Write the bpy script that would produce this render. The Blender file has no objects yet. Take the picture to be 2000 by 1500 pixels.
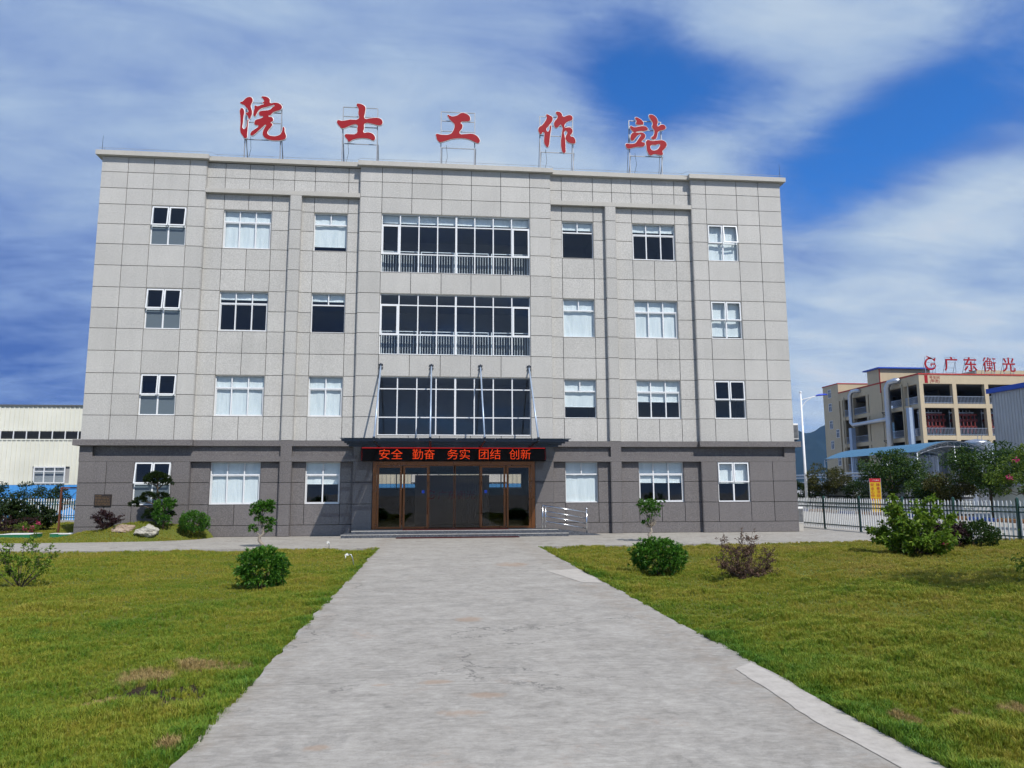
import bpy, bmesh, math, random
import numpy as np
from mathutils import Vector, Matrix, noise as mnoise

R = math.radians
scene = bpy.context.scene
COL = scene.collection
random.seed(7)
rng = np.random.default_rng(11)

# ------------------------------------------------------------------ camera
cd = bpy.data.cameras.new('camera')
cam = bpy.data.objects.new('camera', cd)
COL.objects.link(cam)
cd.sensor_fit = 'HORIZONTAL'
cd.sensor_width = 36.0
cd.lens = 1450 / 2000 * 36.0
cd.clip_start = 0.1
cd.clip_end = 20000
PITCH, YAW, ROLL = R(8.1418), R(5.9563), R(-0.2262)
fw = Vector((math.sin(YAW) * math.cos(PITCH), math.cos(YAW) * math.cos(PITCH), math.sin(PITCH)))
rt = Vector((math.cos(YAW), -math.sin(YAW), 0))
up = rt.cross(fw)
r2 = rt * math.cos(ROLL) + up * math.sin(ROLL)
u2 = -rt * math.sin(ROLL) + up * math.cos(ROLL)
cam.matrix_world = Matrix(((r2.x, u2.x, -fw.x, -1.848), (r2.y, u2.y, -fw.y, -31.435), (r2.z, u2.z, -fw.z, 1.829), (0, 0, 0, 1)))
scene.camera = cam
scene.render.resolution_x, scene.render.resolution_y = 1024, 768
scene.view_settings.view_transform = 'Standard'
scene.view_settings.look = 'None'
scene.view_settings.exposure = -0.1
scene.view_settings.gamma = 1.0
scene.cycles.use_denoising = True
scene.cycles.use_adaptive_sampling = True
scene.cycles.adaptive_threshold = 0.025
scene.cycles.adaptive_min_samples = 20
scene.cycles.max_bounces = 6
scene.cycles.diffuse_bounces = 3
scene.cycles.glossy_bounces = 3
scene.cycles.transmission_bounces = 4
scene.cycles.volume_bounces = 0
scene.cycles.transparent_max_bounces = 16
scene.cycles.caustics_reflective = False
scene.cycles.caustics_refractive = False
scene.cycles.sample_clamp_indirect = 6.0

# ------------------------------------------------------------------ sun and sky
SUN = Vector((0.51, -1.0, 1.31)).normalized()
sl = bpy.data.lights.new('sun', 'SUN')
sl.energy = 5.0
sl.angle = R(0.5)
sl.color = (1.0, 0.95, 0.875)
so = bpy.data.objects.new('sun', sl)
COL.objects.link(so)
so.rotation_euler = SUN.to_track_quat('Z', 'Y').to_euler()
so.location = (20, -40, 50)

world = bpy.data.worlds.new('World')
scene.world = world
world.use_nodes = True
world.cycles.sampling_method = 'MANUAL'
world.cycles.sample_map_resolution = 256
wt = world.node_tree
wt.nodes.clear()


class NG:
    """small node-graph helper"""
    def __init__(self, tree):
        self.t = tree

    def n(self, typ, ins=None, **kw):
        nd = self.t.nodes.new(typ)
        for k, v in kw.items():
            setattr(nd, k, v)
        for k, v in (ins or {}).items():
            self.set(nd.inputs[k], v)
        return nd

    def set(self, sock, v):
        if hasattr(v, 'is_output') or isinstance(v, bpy.types.NodeSocket):
            self.t.links.new(v, sock)
        else:
            sock.default_value = v

    def math(self, op, a, b=None, c=None, clamp=False):
        nd = self.t.nodes.new('ShaderNodeMath')
        nd.operation = op
        nd.use_clamp = clamp
        for i, v in enumerate((a, b, c)):
            if v is not None:
                self.set(nd.inputs[i], v)
        return nd.outputs[0]

    def vmath(self, op, a, b=None, out=0):
        nd = self.t.nodes.new('ShaderNodeVectorMath')
        nd.operation = op
        self.set(nd.inputs[0], a)
        if b is not None:
            self.set(nd.inputs[1], b)
        return nd.outputs[out]

    def noise(self, vec, scale, detail=4, rough=0.5, dist=0.0, out='Fac'):
        nd = self.t.nodes.new('ShaderNodeTexNoise')
        nd.inputs['Scale'].default_value = scale
        nd.inputs['Detail'].default_value = detail
        nd.inputs['Roughness'].default_value = rough
        nd.inputs['Distortion'].default_value = dist
        if vec is not None:
            self.set(nd.inputs['Vector'], vec)
        return nd.outputs[out]

    def ramp(self, fac, stops, interp='LINEAR'):
        nd = self.t.nodes.new('ShaderNodeValToRGB')
        cr = nd.color_ramp
        cr.interpolation = interp
        while len(cr.elements) < len(stops):
            cr.elements.new(0.5)
        for e, (p, c) in zip(cr.elements, stops):
            e.position = p
            e.color = (*c, 1) if len(c) == 3 else c
        self.set(nd.inputs[0], fac)
        return nd.outputs[0]

    def mix(self, fac, a, b, blend='MIX'):
        nd = self.t.nodes.new('ShaderNodeMix')
        nd.data_type = 'RGBA'
        nd.blend_type = blend
        self.set(nd.inputs[0], fac)
        for s, v in ((nd.inputs[6], a), (nd.inputs[7], b)):
            self.set(s, (*v, 1) if isinstance(v, tuple) and len(v) == 3 else v)
        return nd.outputs[2]

    def mapr(self, v, a, b, c=0.0, d=1.0, smooth=False):
        nd = self.t.nodes.new('ShaderNodeMapRange')
        nd.interpolation_type = 'SMOOTHSTEP' if smooth else 'LINEAR'
        self.set(nd.inputs[0], v)
        for i, x in enumerate((a, b, c, d)):
            nd.inputs[1 + i].default_value = x
        return nd.outputs[0]


g = NG(wt)
sky = g.n('ShaderNodeTexSky', sky_type='NISHITA', sun_disc=False)
sky.sun_elevation = math.asin(SUN.z)
sky.sun_rotation = math.atan2(SUN.x, SUN.y)
sky.altitude = 100
sky.air_density = 1.0
sky.dust_density = 0.3
sky.ozone_density = 3.0
tc = g.n('ShaderNodeTexCoord')
dirv = tc.outputs['Generated']
sp = g.n('ShaderNodeSeparateXYZ', {0: dirv})
zz = g.math('ADD', g.math('MAXIMUM', sp.outputs[2], 0.0), 0.22)
px = g.math('DIVIDE', sp.outputs[0], zz)
py = g.math('DIVIDE', sp.outputs[1], zz)
pl = g.n('ShaderNodeCombineXYZ', {0: px, 1: py, 2: 0.0}).outputs[0]
# streaky high cloud sheet, drawn out along one bearing
mp = g.n('ShaderNodeMapping', {'Vector': pl})
mp.inputs['Rotation'].default_value = (0, 0, R(-32))
mp.inputs['Scale'].default_value = (0.75, 1.5, 1)
n1 = g.noise(mp.outputs[0], 1.15, 6, 0.52, 0.35)
n2 = g.noise(pl, 3.2, 6, 0.6, 0.5)
n3 = g.noise(pl, 0.9, 3, 0.55, 0.3)


def blob(d, k, amp):
    dv = Vector(d).normalized()
    dt = g.vmath('DOT_PRODUCT', dirv, tuple(dv), out=1)
    e = g.math('EXPONENT', g.math('MULTIPLY', g.math('SUBTRACT', dt, 1.0), k))
    return g.math('MULTIPLY', e, amp)


# openings (negative) and thick banks (positive) of the cloud sheet, by bearing
BLOBS = [((0.273, 0.834, 0.480), 300.0, -0.60), ((0.382, 0.800, 0.463), 400.0, -0.50), ((0.235, 0.835, 0.498), 500.0, -0.25), ((0.322, 0.807, 0.494), 500.0, -0.20), ((0.599, 0.680, 0.423), 220.0, -0.42), ((0.550, 0.727, 0.411), 400.0, -0.32), ((0.486, 0.789, 0.375), 300.0, -0.55), ((0.445, 0.824, 0.350), 400.0, -0.40), ((0.530, 0.757, 0.382), 500.0, -0.25), ((0.316, 0.852, 0.417), 900.0, 0.30), ((0.371, 0.823, 0.431), 1200.0, 0.30), ((0.421, 0.790, 0.447), 1200.0, 0.32), ((0.466, 0.755, 0.462), 1200.0, 0.30), ((0.506, 0.718, 0.477), 1200.0, 0.25), ((0.543, 0.684, 0.487), 900.0, 0.20), ((-0.133, 0.851, 0.507), 60.0, 0.35), ((-0.319, 0.808, 0.495), 60.0, 0.20), ((0.582, 0.765, 0.276), 120.0, 0.35), ((0.306, 0.866, 0.395), 300.0, 0.25), ((0.409, 0.743, 0.530), 300.0, 0.40), ((0.337, 0.775, 0.534), 500.0, 0.20), ((0.499, 0.844, 0.196), 100.0, 0.30), ((0.612, 0.716, 0.336), 300.0, 0.20), ((-0.445, 0.826, 0.346), 120.0, 0.25), ((0.029, 0.890, 0.456), 60.0, 0.15), ((-0.459, 0.876, 0.149), 40.0, 0.35), ((0.150, 0.820, 0.552), 200.0, 0.10)]
cov = g.math('ADD', g.math('MULTIPLY', g.math('SUBTRACT', n1, 0.5), 1.1), 0.86)
cov = g.math('ADD', cov, g.math('MULTIPLY', g.math('SUBTRACT', n2, 0.5), 0.95))
mp2 = g.n('ShaderNodeMapping', {'Vector': pl})
mp2.inputs['Rotation'].default_value = (0, 0, R(-24))
mp2.inputs['Scale'].default_value = (1.0, 2.3, 1)
n5 = g.noise(mp2.outputs[0], 2.4, 7, 0.62, 0.6)
cov = g.math('ADD', cov, g.math('MULTIPLY', g.math('SUBTRACT', n5, 0.5), 0.62))
for d, k, a in BLOBS:
    cov = g.math('ADD', cov, blob(d, k, a))
mask = g.mapr(cov, 0.10, 0.95, 0.0, 1.0, True)
n4 = g.noise(mp.outputs[0], 2.6, 5, 0.55, 0.4)
lum = g.math('ADD', g.math('MULTIPLY', g.math('SUBTRACT', n3, 0.5), 0.9), g.math('MULTIPLY', cov, 0.55))
lum = g.math('ADD', lum, g.math('MULTIPLY', g.math('SUBTRACT', n4, 0.5), 0.6))
lum = g.math('ADD', lum, g.math('MULTIPLY', g.math('SUBTRACT', n5, 0.5), 0.35))
SHADE = [((-0.50, 0.86, 0.10), 22.0, -0.46), ((-0.46, 0.87, 0.19), 80.0, -0.16), ((-0.445, 0.826, 0.346), 90.0, 0.16), ((-0.40, 0.76, 0.51), 60.0, -0.12),
         ((0.60, 0.78, 0.14), 40.0, 0.16)]
for d, k, a in SHADE:
    lum = g.math('ADD', lum, blob(d, k, a))
ccol = g.ramp(lum, [(0.0, (0.085, 0.185, 0.56)), (0.30, (0.26, 0.40, 0.76)), (0.58, (0.46, 0.62, 0.88)), (0.80, (0.64, 0.78, 0.95)), (1.0, (0.80, 0.87, 0.97))])
SK = 0.09
skc = g.mix(1.0, sky.outputs[0], (0.36, 1.10, 2.0), 'MULTIPLY')
ccs = g.mix(1.0, ccol, (1 / SK * 0.86,) * 3, 'MULTIPLY')
wcol = g.mix(mask, skc, ccs)
bg = g.n('ShaderNodeBackground', {'Color': wcol, 'Strength': SK})
wo = g.n('ShaderNodeOutputWorld', {'Surface': bg.outputs[0]})

# ------------------------------------------------------------------ materials
MATS = {}


def new_mat(name):
    m = bpy.data.materials.new(name)
    m.use_nodes = True
    m.node_tree.nodes.clear()
    MATS[name] = m
    return m, NG(m.node_tree)


def finish(m, gg, shader):
    gg.n('ShaderNodeOutputMaterial', {'Surface': shader})
    return m


def principled(gg, col, rough=0.6, metal=0.0, spec=0.5, normal=None, **kw):
    b = gg.n('ShaderNodeBsdfPrincipled')
    gg.set(b.inputs['Base Color'], (*col, 1) if isinstance(col, tuple) and len(col) == 3 else col)
    gg.set(b.inputs['Roughness'], rough)
    gg.set(b.inputs['Metallic'], metal)
    gg.set(b.inputs['Specular IOR Level'], spec)
    if normal is not None:
        gg.set(b.inputs['Normal'], normal)
    for k, v in kw.items():
        gg.set(b.inputs[k], v)
    return b.outputs[0]


def bump(gg, h, strength=0.3, dist=0.01):
    b = gg.n('ShaderNodeBump', {'Height': h, 'Strength': strength, 'Distance': dist})
    return b.outputs[0]


def pos(gg):
    return gg.n('ShaderNodeNewGeometry').outputs['Position']


def plain(name, col, rough=0.5, metal=0.0, spec=0.5, var=0.08, vs=3.0):
    """paint, plastic or metal with faint uneven tone and dirt"""
    m, gg = new_mat(name)
    p = pos(gg)
    f = gg.noise(p, vs, 5, 0.6)
    f2 = gg.noise(p, vs * 9, 3, 0.6)
    k = gg.math('ADD', gg.math('MULTIPLY', gg.math('SUBTRACT', f, 0.5), var * 3), gg.math('MULTIPLY', gg.math('SUBTRACT', f2, 0.5), var * 1.5))
    k = gg.math('ADD', k, 1.0)
    c = gg.vmath('SCALE', (*col,), None)
    nd = c.node
    gg.set(nd.inputs['Scale'], k)
    rr = gg.math('ADD', gg.math('MULTIPLY', gg.math('SUBTRACT', f, 0.5), 0.25), rough, clamp=True)
    return finish(m, gg, principled(gg, c, rr, metal, spec))


def granite(name, base, dark, light, tint_var=0.10):
    m, gg = new_mat(name)
    p = pos(gg)
    s1 = gg.noise(p, 55, 3, 0.75)
    s2 = gg.noise(p, 21, 3, 0.7)
    big = gg.noise(p, 0.55, 5, 0.6)
    streak_map = gg.n('ShaderNodeMapping', {'Vector': p})
    streak_map.inputs['Scale'].default_value = (2.6, 2.6, 0.22)
    st = gg.noise(streak_map.outputs[0], 1.0, 5, 0.65)
    sp_ = gg.math('ADD', gg.math('MULTIPLY', s1, 0.55), gg.math('MULTIPLY', s2, 0.45))
    c = gg.ramp(sp_, [(0.34, dark), (0.50, base), (0.66, light)])
    oi = gg.n('ShaderNodeObjectInfo').outputs['Random']
    k = gg.math('ADD', gg.math('MULTIPLY', gg.math('SUBTRACT', oi, 0.5), tint_var), gg.math('MULTIPLY', gg.math('SUBTRACT', big, 0.5), 0.26))
    k = gg.math('ADD', k, gg.math('MULTIPLY', gg.math('SUBTRACT', st, 0.55), 0.2))
    k = gg.math('ADD', k, 1.0)
    v = gg.vmath('SCALE', c, None)
    gg.set(v.node.inputs['Scale'], k)
    return finish(m, gg, principled(gg, v, 0.62, 0, 0.35, bump(gg, s1, 0.25, 0.004)))


granite('granite_light', (0.455, 0.447, 0.425), (0.275, 0.27, 0.258), (0.62, 0.61, 0.585))
granite('granite_dark', (0.140, 0.130, 0.130), (0.070, 0.065, 0.066), (0.25, 0.235, 0.232))
granite('stone_trim', (0.44, 0.425, 0.39), (0.35, 0.34, 0.315), (0.50, 0.485, 0.455), 0.02)
granite('step_granite', (0.062, 0.070, 0.088), (0.025, 0.028, 0.036), (0.20, 0.215, 0.24), 0.02)
plain('joint', (0.035, 0.034, 0.033), 0.9)
plain('white_alu', (0.74, 0.76, 0.78), 0.35, 0.0, 0.5, 0.05)
plain('interior', (0.30, 0.30, 0.31), 0.9)
plain('interior_floor', (0.09, 0.08, 0.075), 0.2)
plain('dark_room', (0.07, 0.068, 0.066), 0.9)
plain('steel', (0.62, 0.63, 0.65), 0.22, 1.0, 0.5, 0.06)
plain('galvanised', (0.50, 0.53, 0.57), 0.38, 0.9, 0.5, 0.15, 6)
plain('dark_steel', (0.045, 0.055, 0.075), 0.45, 0.4)
plain('rod_blue', (0.36, 0.45, 0.58), 0.35, 0.3)
plain('bronze', (0.22, 0.088, 0.034), 0.3, 0.6, 0.5, 0.1)
plain('black_box', (0.006, 0.005, 0.006), 0.7, 0, 0.2)
plain('letter_red', (0.29, 0.010, 0.017), 0.6, 0, 0.2, 0.05)
plain('frame_steel', (0.30, 0.32, 0.35), 0.5, 0.4)
plain('letter_white', (0.82, 0.80, 0.78), 0.5)
plain('mat_red', (0.06, 0.014, 0.014), 0.95, 0, 0.1, 0.2, 20)
plain('plaque', (0.022, 0.016, 0.013), 0.4)
plain('gold', (0.16, 0.10, 0.05), 0.5, 0.3)
plain('white_plastic', (0.78, 0.78, 0.76), 0.4)
plain('ac_dark', (0.03, 0.03, 0.032), 0.6)
plain('slat_white', (0.50, 0.43, 0.38), 0.6)
plain('sign_red', (0.55, 0.01, 0.02), 0.5)
plain('blue_sticker', (0.02, 0.08, 0.60), 0.4)

def schlick(gg, k):
    """reflectance of one glass face"""
    fc = gg.n('ShaderNodeLayerWeight').outputs['Facing']
    f5 = gg.math('POWER', fc, 5.0)
    return gg.math('MULTIPLY', gg.math('ADD', gg.math('MULTIPLY', f5, 0.96), 0.04), k, clamp=True)


m, gg = new_mat('glass')
tr = gg.n('ShaderNodeBsdfTransparent', {'Color': (0.945, 0.975, 0.985, 1)})
gl = gg.n('ShaderNodeBsdfGlossy', {'Color': (0.9, 0.92, 1, 1), 'Roughness': 0.012})
wob = gg.noise(pos(gg), 0.8, 2, 0.5)
gg.set(gl.inputs['Normal'], bump(gg, wob, 0.08, 0.05))
mx = gg.n('ShaderNodeMixShader', {0: schlick(gg, 0.75), 1: tr.outputs[0], 2: gl.outputs[0]})
finish(m, gg, mx.outputs[0])
m, gg = new_mat('door_glass')
tr = gg.n('ShaderNodeBsdfTransparent', {'Color': (0.76, 0.74, 0.71, 1)})
gl = gg.n('ShaderNodeBsdfGlossy', {'Color': (0.95, 0.95, 0.95, 1), 'Roughness': 0.01})
mx = gg.n('ShaderNodeMixShader', {0: schlick(gg, 0.7), 1: tr.outputs[0], 2: gl.outputs[0]})
finish(m, gg, mx.outputs[0])
m, gg = new_mat('frosted')
finish(m, gg, principled(gg, (0.115, 0.145, 0.165), 0.12, 0, 0.6))
m, gg = new_mat('canopy_glass')
tr = gg.n('ShaderNodeBsdfTransparent', {'Color': (0.34, 0.40, 0.46, 1)})
gl = gg.n('ShaderNodeBsdfGlossy', {'Color': (0.8, 0.9, 1, 1), 'Roughness': 0.05})
mx = gg.n('ShaderNodeMixShader', {0: schlick(gg, 1.0), 1: tr.outputs[0], 2: gl.outputs[0]})
finish(m, gg, mx.outputs[0])

m, gg = new_mat('blind')
p = pos(gg)
mpb = gg.n('ShaderNodeMapping', {'Vector': p})
mpb.inputs['Rotation'].default_value = (0, R(24), 0)
mpb.inputs['Scale'].default_value = (5.5, 1, 0.9)
fold = gg.noise(mpb.outputs[0], 1.0, 3, 0.5, 0.6)
cc = gg.ramp(fold, [(0.3, (0.78, 0.81, 0.82)), (0.7, (0.92, 0.93, 0.93))])
df = principled(gg, cc, 0.8, 0, 0.2, bump(gg, fold, 0.5, 0.06))
tl = gg.n('ShaderNodeBsdfTranslucent', {'Color': (0.6, 0.66, 0.7, 1)})
mx = gg.n('ShaderNodeMixShader', {0: 0.12, 1: df, 2: tl.outputs[0]})
finish(m, gg, mx.outputs[0])


def emis(name, col, s):
    m, gg = new_mat(name)
    e = gg.n('ShaderNodeEmission', {'Color': (*col, 1), 'Strength': s})
    return finish(m, gg, e.outputs[0])


emis('led_red', (1.0, 0.075, 0.015), 0.95)
emis('led_line', (1.0, 0.03, 0.03), 1.0)

# ------------------------------------------------------------------ builders


def link(name, me, mat, parent=None, loc=(0, 0, 0)):
    o = bpy.data.objects.new(name, me)
    COL.objects.link(o)
    if mat is not None and len(me.materials) == 0:
        me.materials.append(MATS[mat])
    if parent is not None:
        o.parent = parent
    o.location = loc
    return o


def wloc(o):
    v = Vector((0, 0, 0))
    while o is not None:
        v += o.location
        o = o.parent
    return v


def tag(o, label=None, cat=None, group=None, kind=None):
    if label:
        o['label'] = label
    if cat:
        o['category'] = cat
    if group:
        o['group'] = group
    if kind:
        o['kind'] = kind
    return o


def thing(name, label, cat, loc=(0, 0, 0), group=None):
    o = bpy.data.objects.new(name, None)
    COL.objects.link(o)
    o.empty_display_size = 0.2
    o.location = loc
    return tag(o, label, cat, group)


class MB:
    """collects shapes in world coordinates; build() makes one mesh object of them"""
    def __init__(self):
        self.v, self.f, self.sm = [], [], False

    def poly(self, pts, faces):
        b = len(self.v)
        self.v += [tuple(q) for q in pts]
        self.f += [tuple(i + b for i in fc) for fc in faces]
        return self

    def box(self, x0, x1, y0, y1, z0, z1):
        return self.poly([(x0, y0, z0), (x1, y0, z0), (x1, y1, z0), (x0, y1, z0), (x0, y0, z1), (x1, y0, z1), (x1, y1, z1), (x0, y1, z1)],
                         [(0, 3, 2, 1), (4, 5, 6, 7), (0, 1, 5, 4), (1, 2, 6, 5), (2, 3, 7, 6), (3, 0, 4, 7)])

    def cbox(self, x0, x1, y0, y1, z0, z1, c=0.01):
        """box with a chamfer round its -Y face"""
        a = [(x0, y0 + c, z0), (x1, y0 + c, z0), (x1, y0 + c, z1), (x0, y0 + c, z1)]
        b = [(x0 + c, y0, z0 + c), (x1 - c, y0, z0 + c), (x1 - c, y0, z1 - c), (x0 + c, y0, z1 - c)]
        d = [(x0, y1, z0), (x1, y1, z0), (x1, y1, z1), (x0, y1, z1)]
        return self.poly(a + b + d, [(4, 5, 6, 7), (0, 1, 5, 4), (1, 2, 6, 5), (2, 3, 7, 6), (3, 0, 4, 7),
                                     (8, 9, 1, 0), (9, 10, 2, 1), (10, 11, 3, 2), (11, 8, 0, 3), (11, 10, 9, 8)])

    def tube(self, pts, r, n=8, caps=True):
        pts = [Vector(q) for q in pts]
        rs = r if isinstance(r, (list, tuple)) else [r] * len(pts)
        b = len(self.v)
        ref = None
        for i, q in enumerate(pts):
            t = (pts[min(i + 1, len(pts) - 1)] - pts[max(i - 1, 0)]).normalized()
            if ref is None:
                ref = Vector((0, 0, 1)) if abs(t.z) < 0.9 else Vector((1, 0, 0))
            a = (ref - t * ref.dot(t)).normalized()
            ref = a
            c = t.cross(a)
            for k in range(n):
                an = 2 * math.pi * k / n
                self.v.append(tuple(q + (a * math.cos(an) + c * math.sin(an)) * rs[i]))
        for i in range(len(pts) - 1):
            for k in range(n):
                k2 = (k + 1) % n
                self.f.append((b + i * n + k, b + i * n + k2, b + (i + 1) * n + k2, b + (i + 1) * n + k))
        if caps:
            self.f.append(tuple(b + k for k in reversed(range(n))))
            e = b + (len(pts) - 1) * n
            self.f.append(tuple(e + k for k in range(n)))
        return self

    def lathe(self, c, prof, n=20):
        b = len(self.v)
        for (r, z) in prof:
            for k in range(n):
                an = 2 * math.pi * k / n
                self.v.append((c[0] + r * math.cos(an), c[1] + r * math.sin(an), c[2] + z))
        for i in range(len(prof) - 1):
            for k in range(n):
                k2 = (k + 1) % n
                self.f.append((b + i * n + k, b + i * n + k2, b + (i + 1) * n + k2, b + (i + 1) * n + k))
        self.f.append(tuple(b + k for k in reversed(range(n))))
        e = b + (len(prof) - 1) * n
        self.f.append(tuple(e + k for k in range(n)))
        return self

    def build(self, name, mat, parent=None, smooth=False):
        o0 = wloc(parent) if parent is not None else Vector((0, 0, 0))
        me = bpy.data.meshes.new(name)
        me.from_pydata([(a - o0.x, b - o0.y, c - o0.z) for a, b, c in self.v], [], self.f)
        if smooth:
            me.polygons.foreach_set('use_smooth', [True] * len(me.polygons))
        me.update()
        return link(name, me, mat, parent)


def box(name, mat, parent, x0, x1, y0, y1, z0, z1):
    return MB().box(x0, x1, y0, y1, z0, z1).build(name, mat, parent)


def curve_mesh(cu):
    """evaluate a curve or text datablock to a mesh"""
    o = bpy.data.objects.new('tmp', cu)
    COL.objects.link(o)
    bpy.context.view_layer.update()
    dg = bpy.context.evaluated_depsgraph_get()
    me = bpy.data.meshes.new_from_object(o.evaluated_get(dg))
    bpy.data.objects.remove(o)
    bpy.data.curves.remove(cu)
    me.materials.clear()
    return me


def stand_up(me, x, y, z, rot=None):
    """XY-plane mesh -> XZ-plane facing -Y, moved to x, y, z"""
    M = Matrix.Translation((x, y, z)) @ (rot or Matrix.Identity(4)) @ Matrix.Rotation(R(90), 4, 'X')
    me.transform(M)
    return me


def text_mesh(s, size, extrude=0.004, sx=1.0, align='CENTER', space=1.0, offset=0.0):
    cu = bpy.data.curves.new('txt', 'FONT')
    cu.body = s
    cu.size = size
    cu.extrude = extrude
    cu.align_x = align
    cu.space_character = space
    cu.resolution_u = 3
    cu.offset = offset
    me = curve_mesh(cu)
    if sx != 1.0:
        me.transform(Matrix.Diagonal((sx, 1, 1, 1)))
    return me


def text(name, mat, parent, s, x, y, z, size, extrude=0.004, fit_w=None, fit_h=None, offset=0.0, rot=None):
    """lettering centred at x, z on the plane y, optionally fitted to a width and height"""
    me = text_mesh(s, size, extrude, offset=offset)
    n = len(me.vertices)
    a = np.zeros(n * 3)
    me.vertices.foreach_get('co', a)
    a = a.reshape(-1, 3)
    if n:
        lo, hi = a.min(0), a.max(0)
        c = (lo + hi) / 2
        sx = fit_w / (hi[0] - lo[0]) if fit_w else 1
        sy = fit_h / (hi[1] - lo[1]) if fit_h else (sx if fit_w else 1)
        me.transform(Matrix.Diagonal((sx, sy, 1, 1)) @ Matrix.Translation((-c[0], -c[1], 0)))
    o0 = wloc(parent) if parent is not None else Vector((0, 0, 0))
    stand_up(me, x - o0.x, y - o0.y, z - o0.z, rot)
    return link(name, me, mat, parent)

# ------------------------------------------------------------------ the office building
CX = -1.0            # centre line of the facade; the front of the wall is the plane y = 0
REC = 0.2            # depth of the recessed bays
bld = thing('office_building', 'four-storey grey stone-clad office building with dark ground floor and five red rooftop characters above', 'building', (CX, 0, 0))
ROWS = [15.93, 15.25, 14.54, 13.83, 12.96, 12.09, 11.17, 10.24, 9.36, 8.49, 7.56, 6.63, 5.77, 4.9, 3.9]
GROWS = [3.03, 2.18, 1.29, 0.45]
GAP = 0.02
PANELS = []          # (x0, x1, z0, z1, plane y, material)
wall = MB()
JT = 0.035           # panel thickness


def cell(x0, x1, z0, z1, y, mat, back=True):
    PANELS.append((x0, x1, z0, z1, y, mat))
    if back:
        wall.box(x0, x1, y + JT, y + 0.28, z0, z1)


def inside(a0, a1, b0, b1):
    return a0 >= b0 - 0.01 and a1 <= b1 + 0.01


def column_cells(cols, rows, y, mat, holes):
    for i in range(len(cols) - 1):
        for j in range(len(rows) - 1):
            x0, x1, z1, z0 = cols[i], cols[i + 1], rows[j], rows[j + 1]
            if any(inside(x0, x1, h[0], h[1]) and inside(z0, z1, h[2], h[3]) for h in holes):
                continue
            cell(x0, x1, z0, z1, y, mat)


def merged_cells(cols, rows, y, mat, holes, whole):
    """like column_cells, but the joint lines in `whole` only run where there is a window column break"""
    column_cells(cols, rows, y, mat, holes)


FLOORS = [(13.83, 12.09), (10.24, 8.49), (6.63, 4.9)]
for s in (-1, 1):
    def X(a, b):
        return (CX + a, CX + b) if s > 0 else (CX - b, CX - a)

    def cols(l):
        return [CX + v for v in l] if s > 0 else [CX - v for v in reversed(l)]
    wend = [(*X(11.41, 12.87), f[1], f[0]) for f in FLOORS]
    w3 = [(*X(7.95, 9.97), f[1], f[0]) for f in FLOORS]
    w2 = [(*X(4.73, 6.17), f[1], f[0]) for f in FLOORS]
    # end bays
    column_cells(cols([10.72, 11.41, 12.87, 13.92, 15.0]), ROWS, 0.0, 'granite_light', wend)
    # recessed bays: wall above the beam and below it
    R_hi = [15.93 - 0.0, 15.25, 14.70]
    R_lo = [14.51] + ROWS[3:]
    for cl in ([4.19, 4.73, 6.17, 6.70], [7.15, 7.95, 8.95, 9.97, 10.72]):
        column_cells(cols(cl), R_lo, REC, 'granite_light', w3 + w2)
    column_cells(cols([4.19, 4.73, 6.17, 7.05, 7.95, 8.95, 9.97, 10.72]), R_hi, REC, 'granite_light', [])
    # pilaster, flush with the end bays
    for j in range(len(R_lo) - 1):
        cell(*X(6.70, 7.15), R_lo[j + 1], R_lo[j], 0.0, 'granite_light', False)
    wall.box(*X(6.705, 7.145), JT, 0.5, 3.9, 14.55)
    # ground floor
    gend = [(*X(11.41, 12.87), 1.29, 3.03)]
    column_cells(cols([10.72, 11.41, 12.87, 13.92, 15.0]), GROWS, 0.0, 'granite_dark', gend)
    cell(*X(10.72, 15.0), 0.0, 0.45, 0.0, 'granite_dark')
    gw = [(*X(7.95, 9.97), 1.29, 3.03), (*X(4.73, 6.17), 1.29, 3.03)]
    column_cells(cols([4.19, 4.73, 6.17, 6.70]), GROWS, REC, 'granite_dark', gw)
    column_cells(cols([7.15, 7.95, 8.95, 9.97, 10.72]), GROWS, REC, 'granite_dark', gw)
    cell(*X(4.19, 6.70), 0.0, 0.45, REC, 'granite_dark')
    cell(*X(7.15, 10.72), 0.0, 0.45, REC, 'granite_dark')
    for j in range(3):
        cell(*X(6.70, 7.15), GROWS[j + 1], GROWS[j], 0.0, 'granite_dark', False)
    cell(*X(6.70, 7.15), 0.0, 0.45, 0.0, 'granite_dark', False)
    wall.box(*X(6.705, 7.145), JT, 0.5, 0.0, 3.03)
    # beside the doors
    column_cells(cols([3.39, 4.19]), [3.03, 2.18, 1.29, 0.0], 0.0, 'granite_dark', [])
    # returns of the bays and pilasters (side faces of the projecting stone)
    for a, b in ((4.185, 4.205), (10.705, 10.725), (6.685, 6.705), (7.145, 7.165)):
        pil = 6 < a < 8
        lr, dr = MB(), MB()
        for z1, z0 in zip(R_lo[:-1], R_lo[1:]):
            lr.box(*X(a, b), 0.008, REC + 0.033, z0 + GAP / 2, z1 - GAP / 2)
        if not pil:
            for z1, z0 in ((15.93, 15.25), (15.25, 14.70)):
                lr.box(*X(a, b), 0.008, REC + 0.033, z0 + GAP / 2, z1 - GAP / 2)
        for z1, z0 in zip(GROWS, GROWS[1:] + [0.0]):
            dr.box(*X(a, b), 0.008, REC + 0.033, z0 + GAP / 2, z1 - GAP / 2)
        tag(lr.build('return_panel', 'granite_light', bld), kind='stuff')
        tag(dr.build('return_panel', 'granite_dark', bld), kind='stuff')
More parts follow.
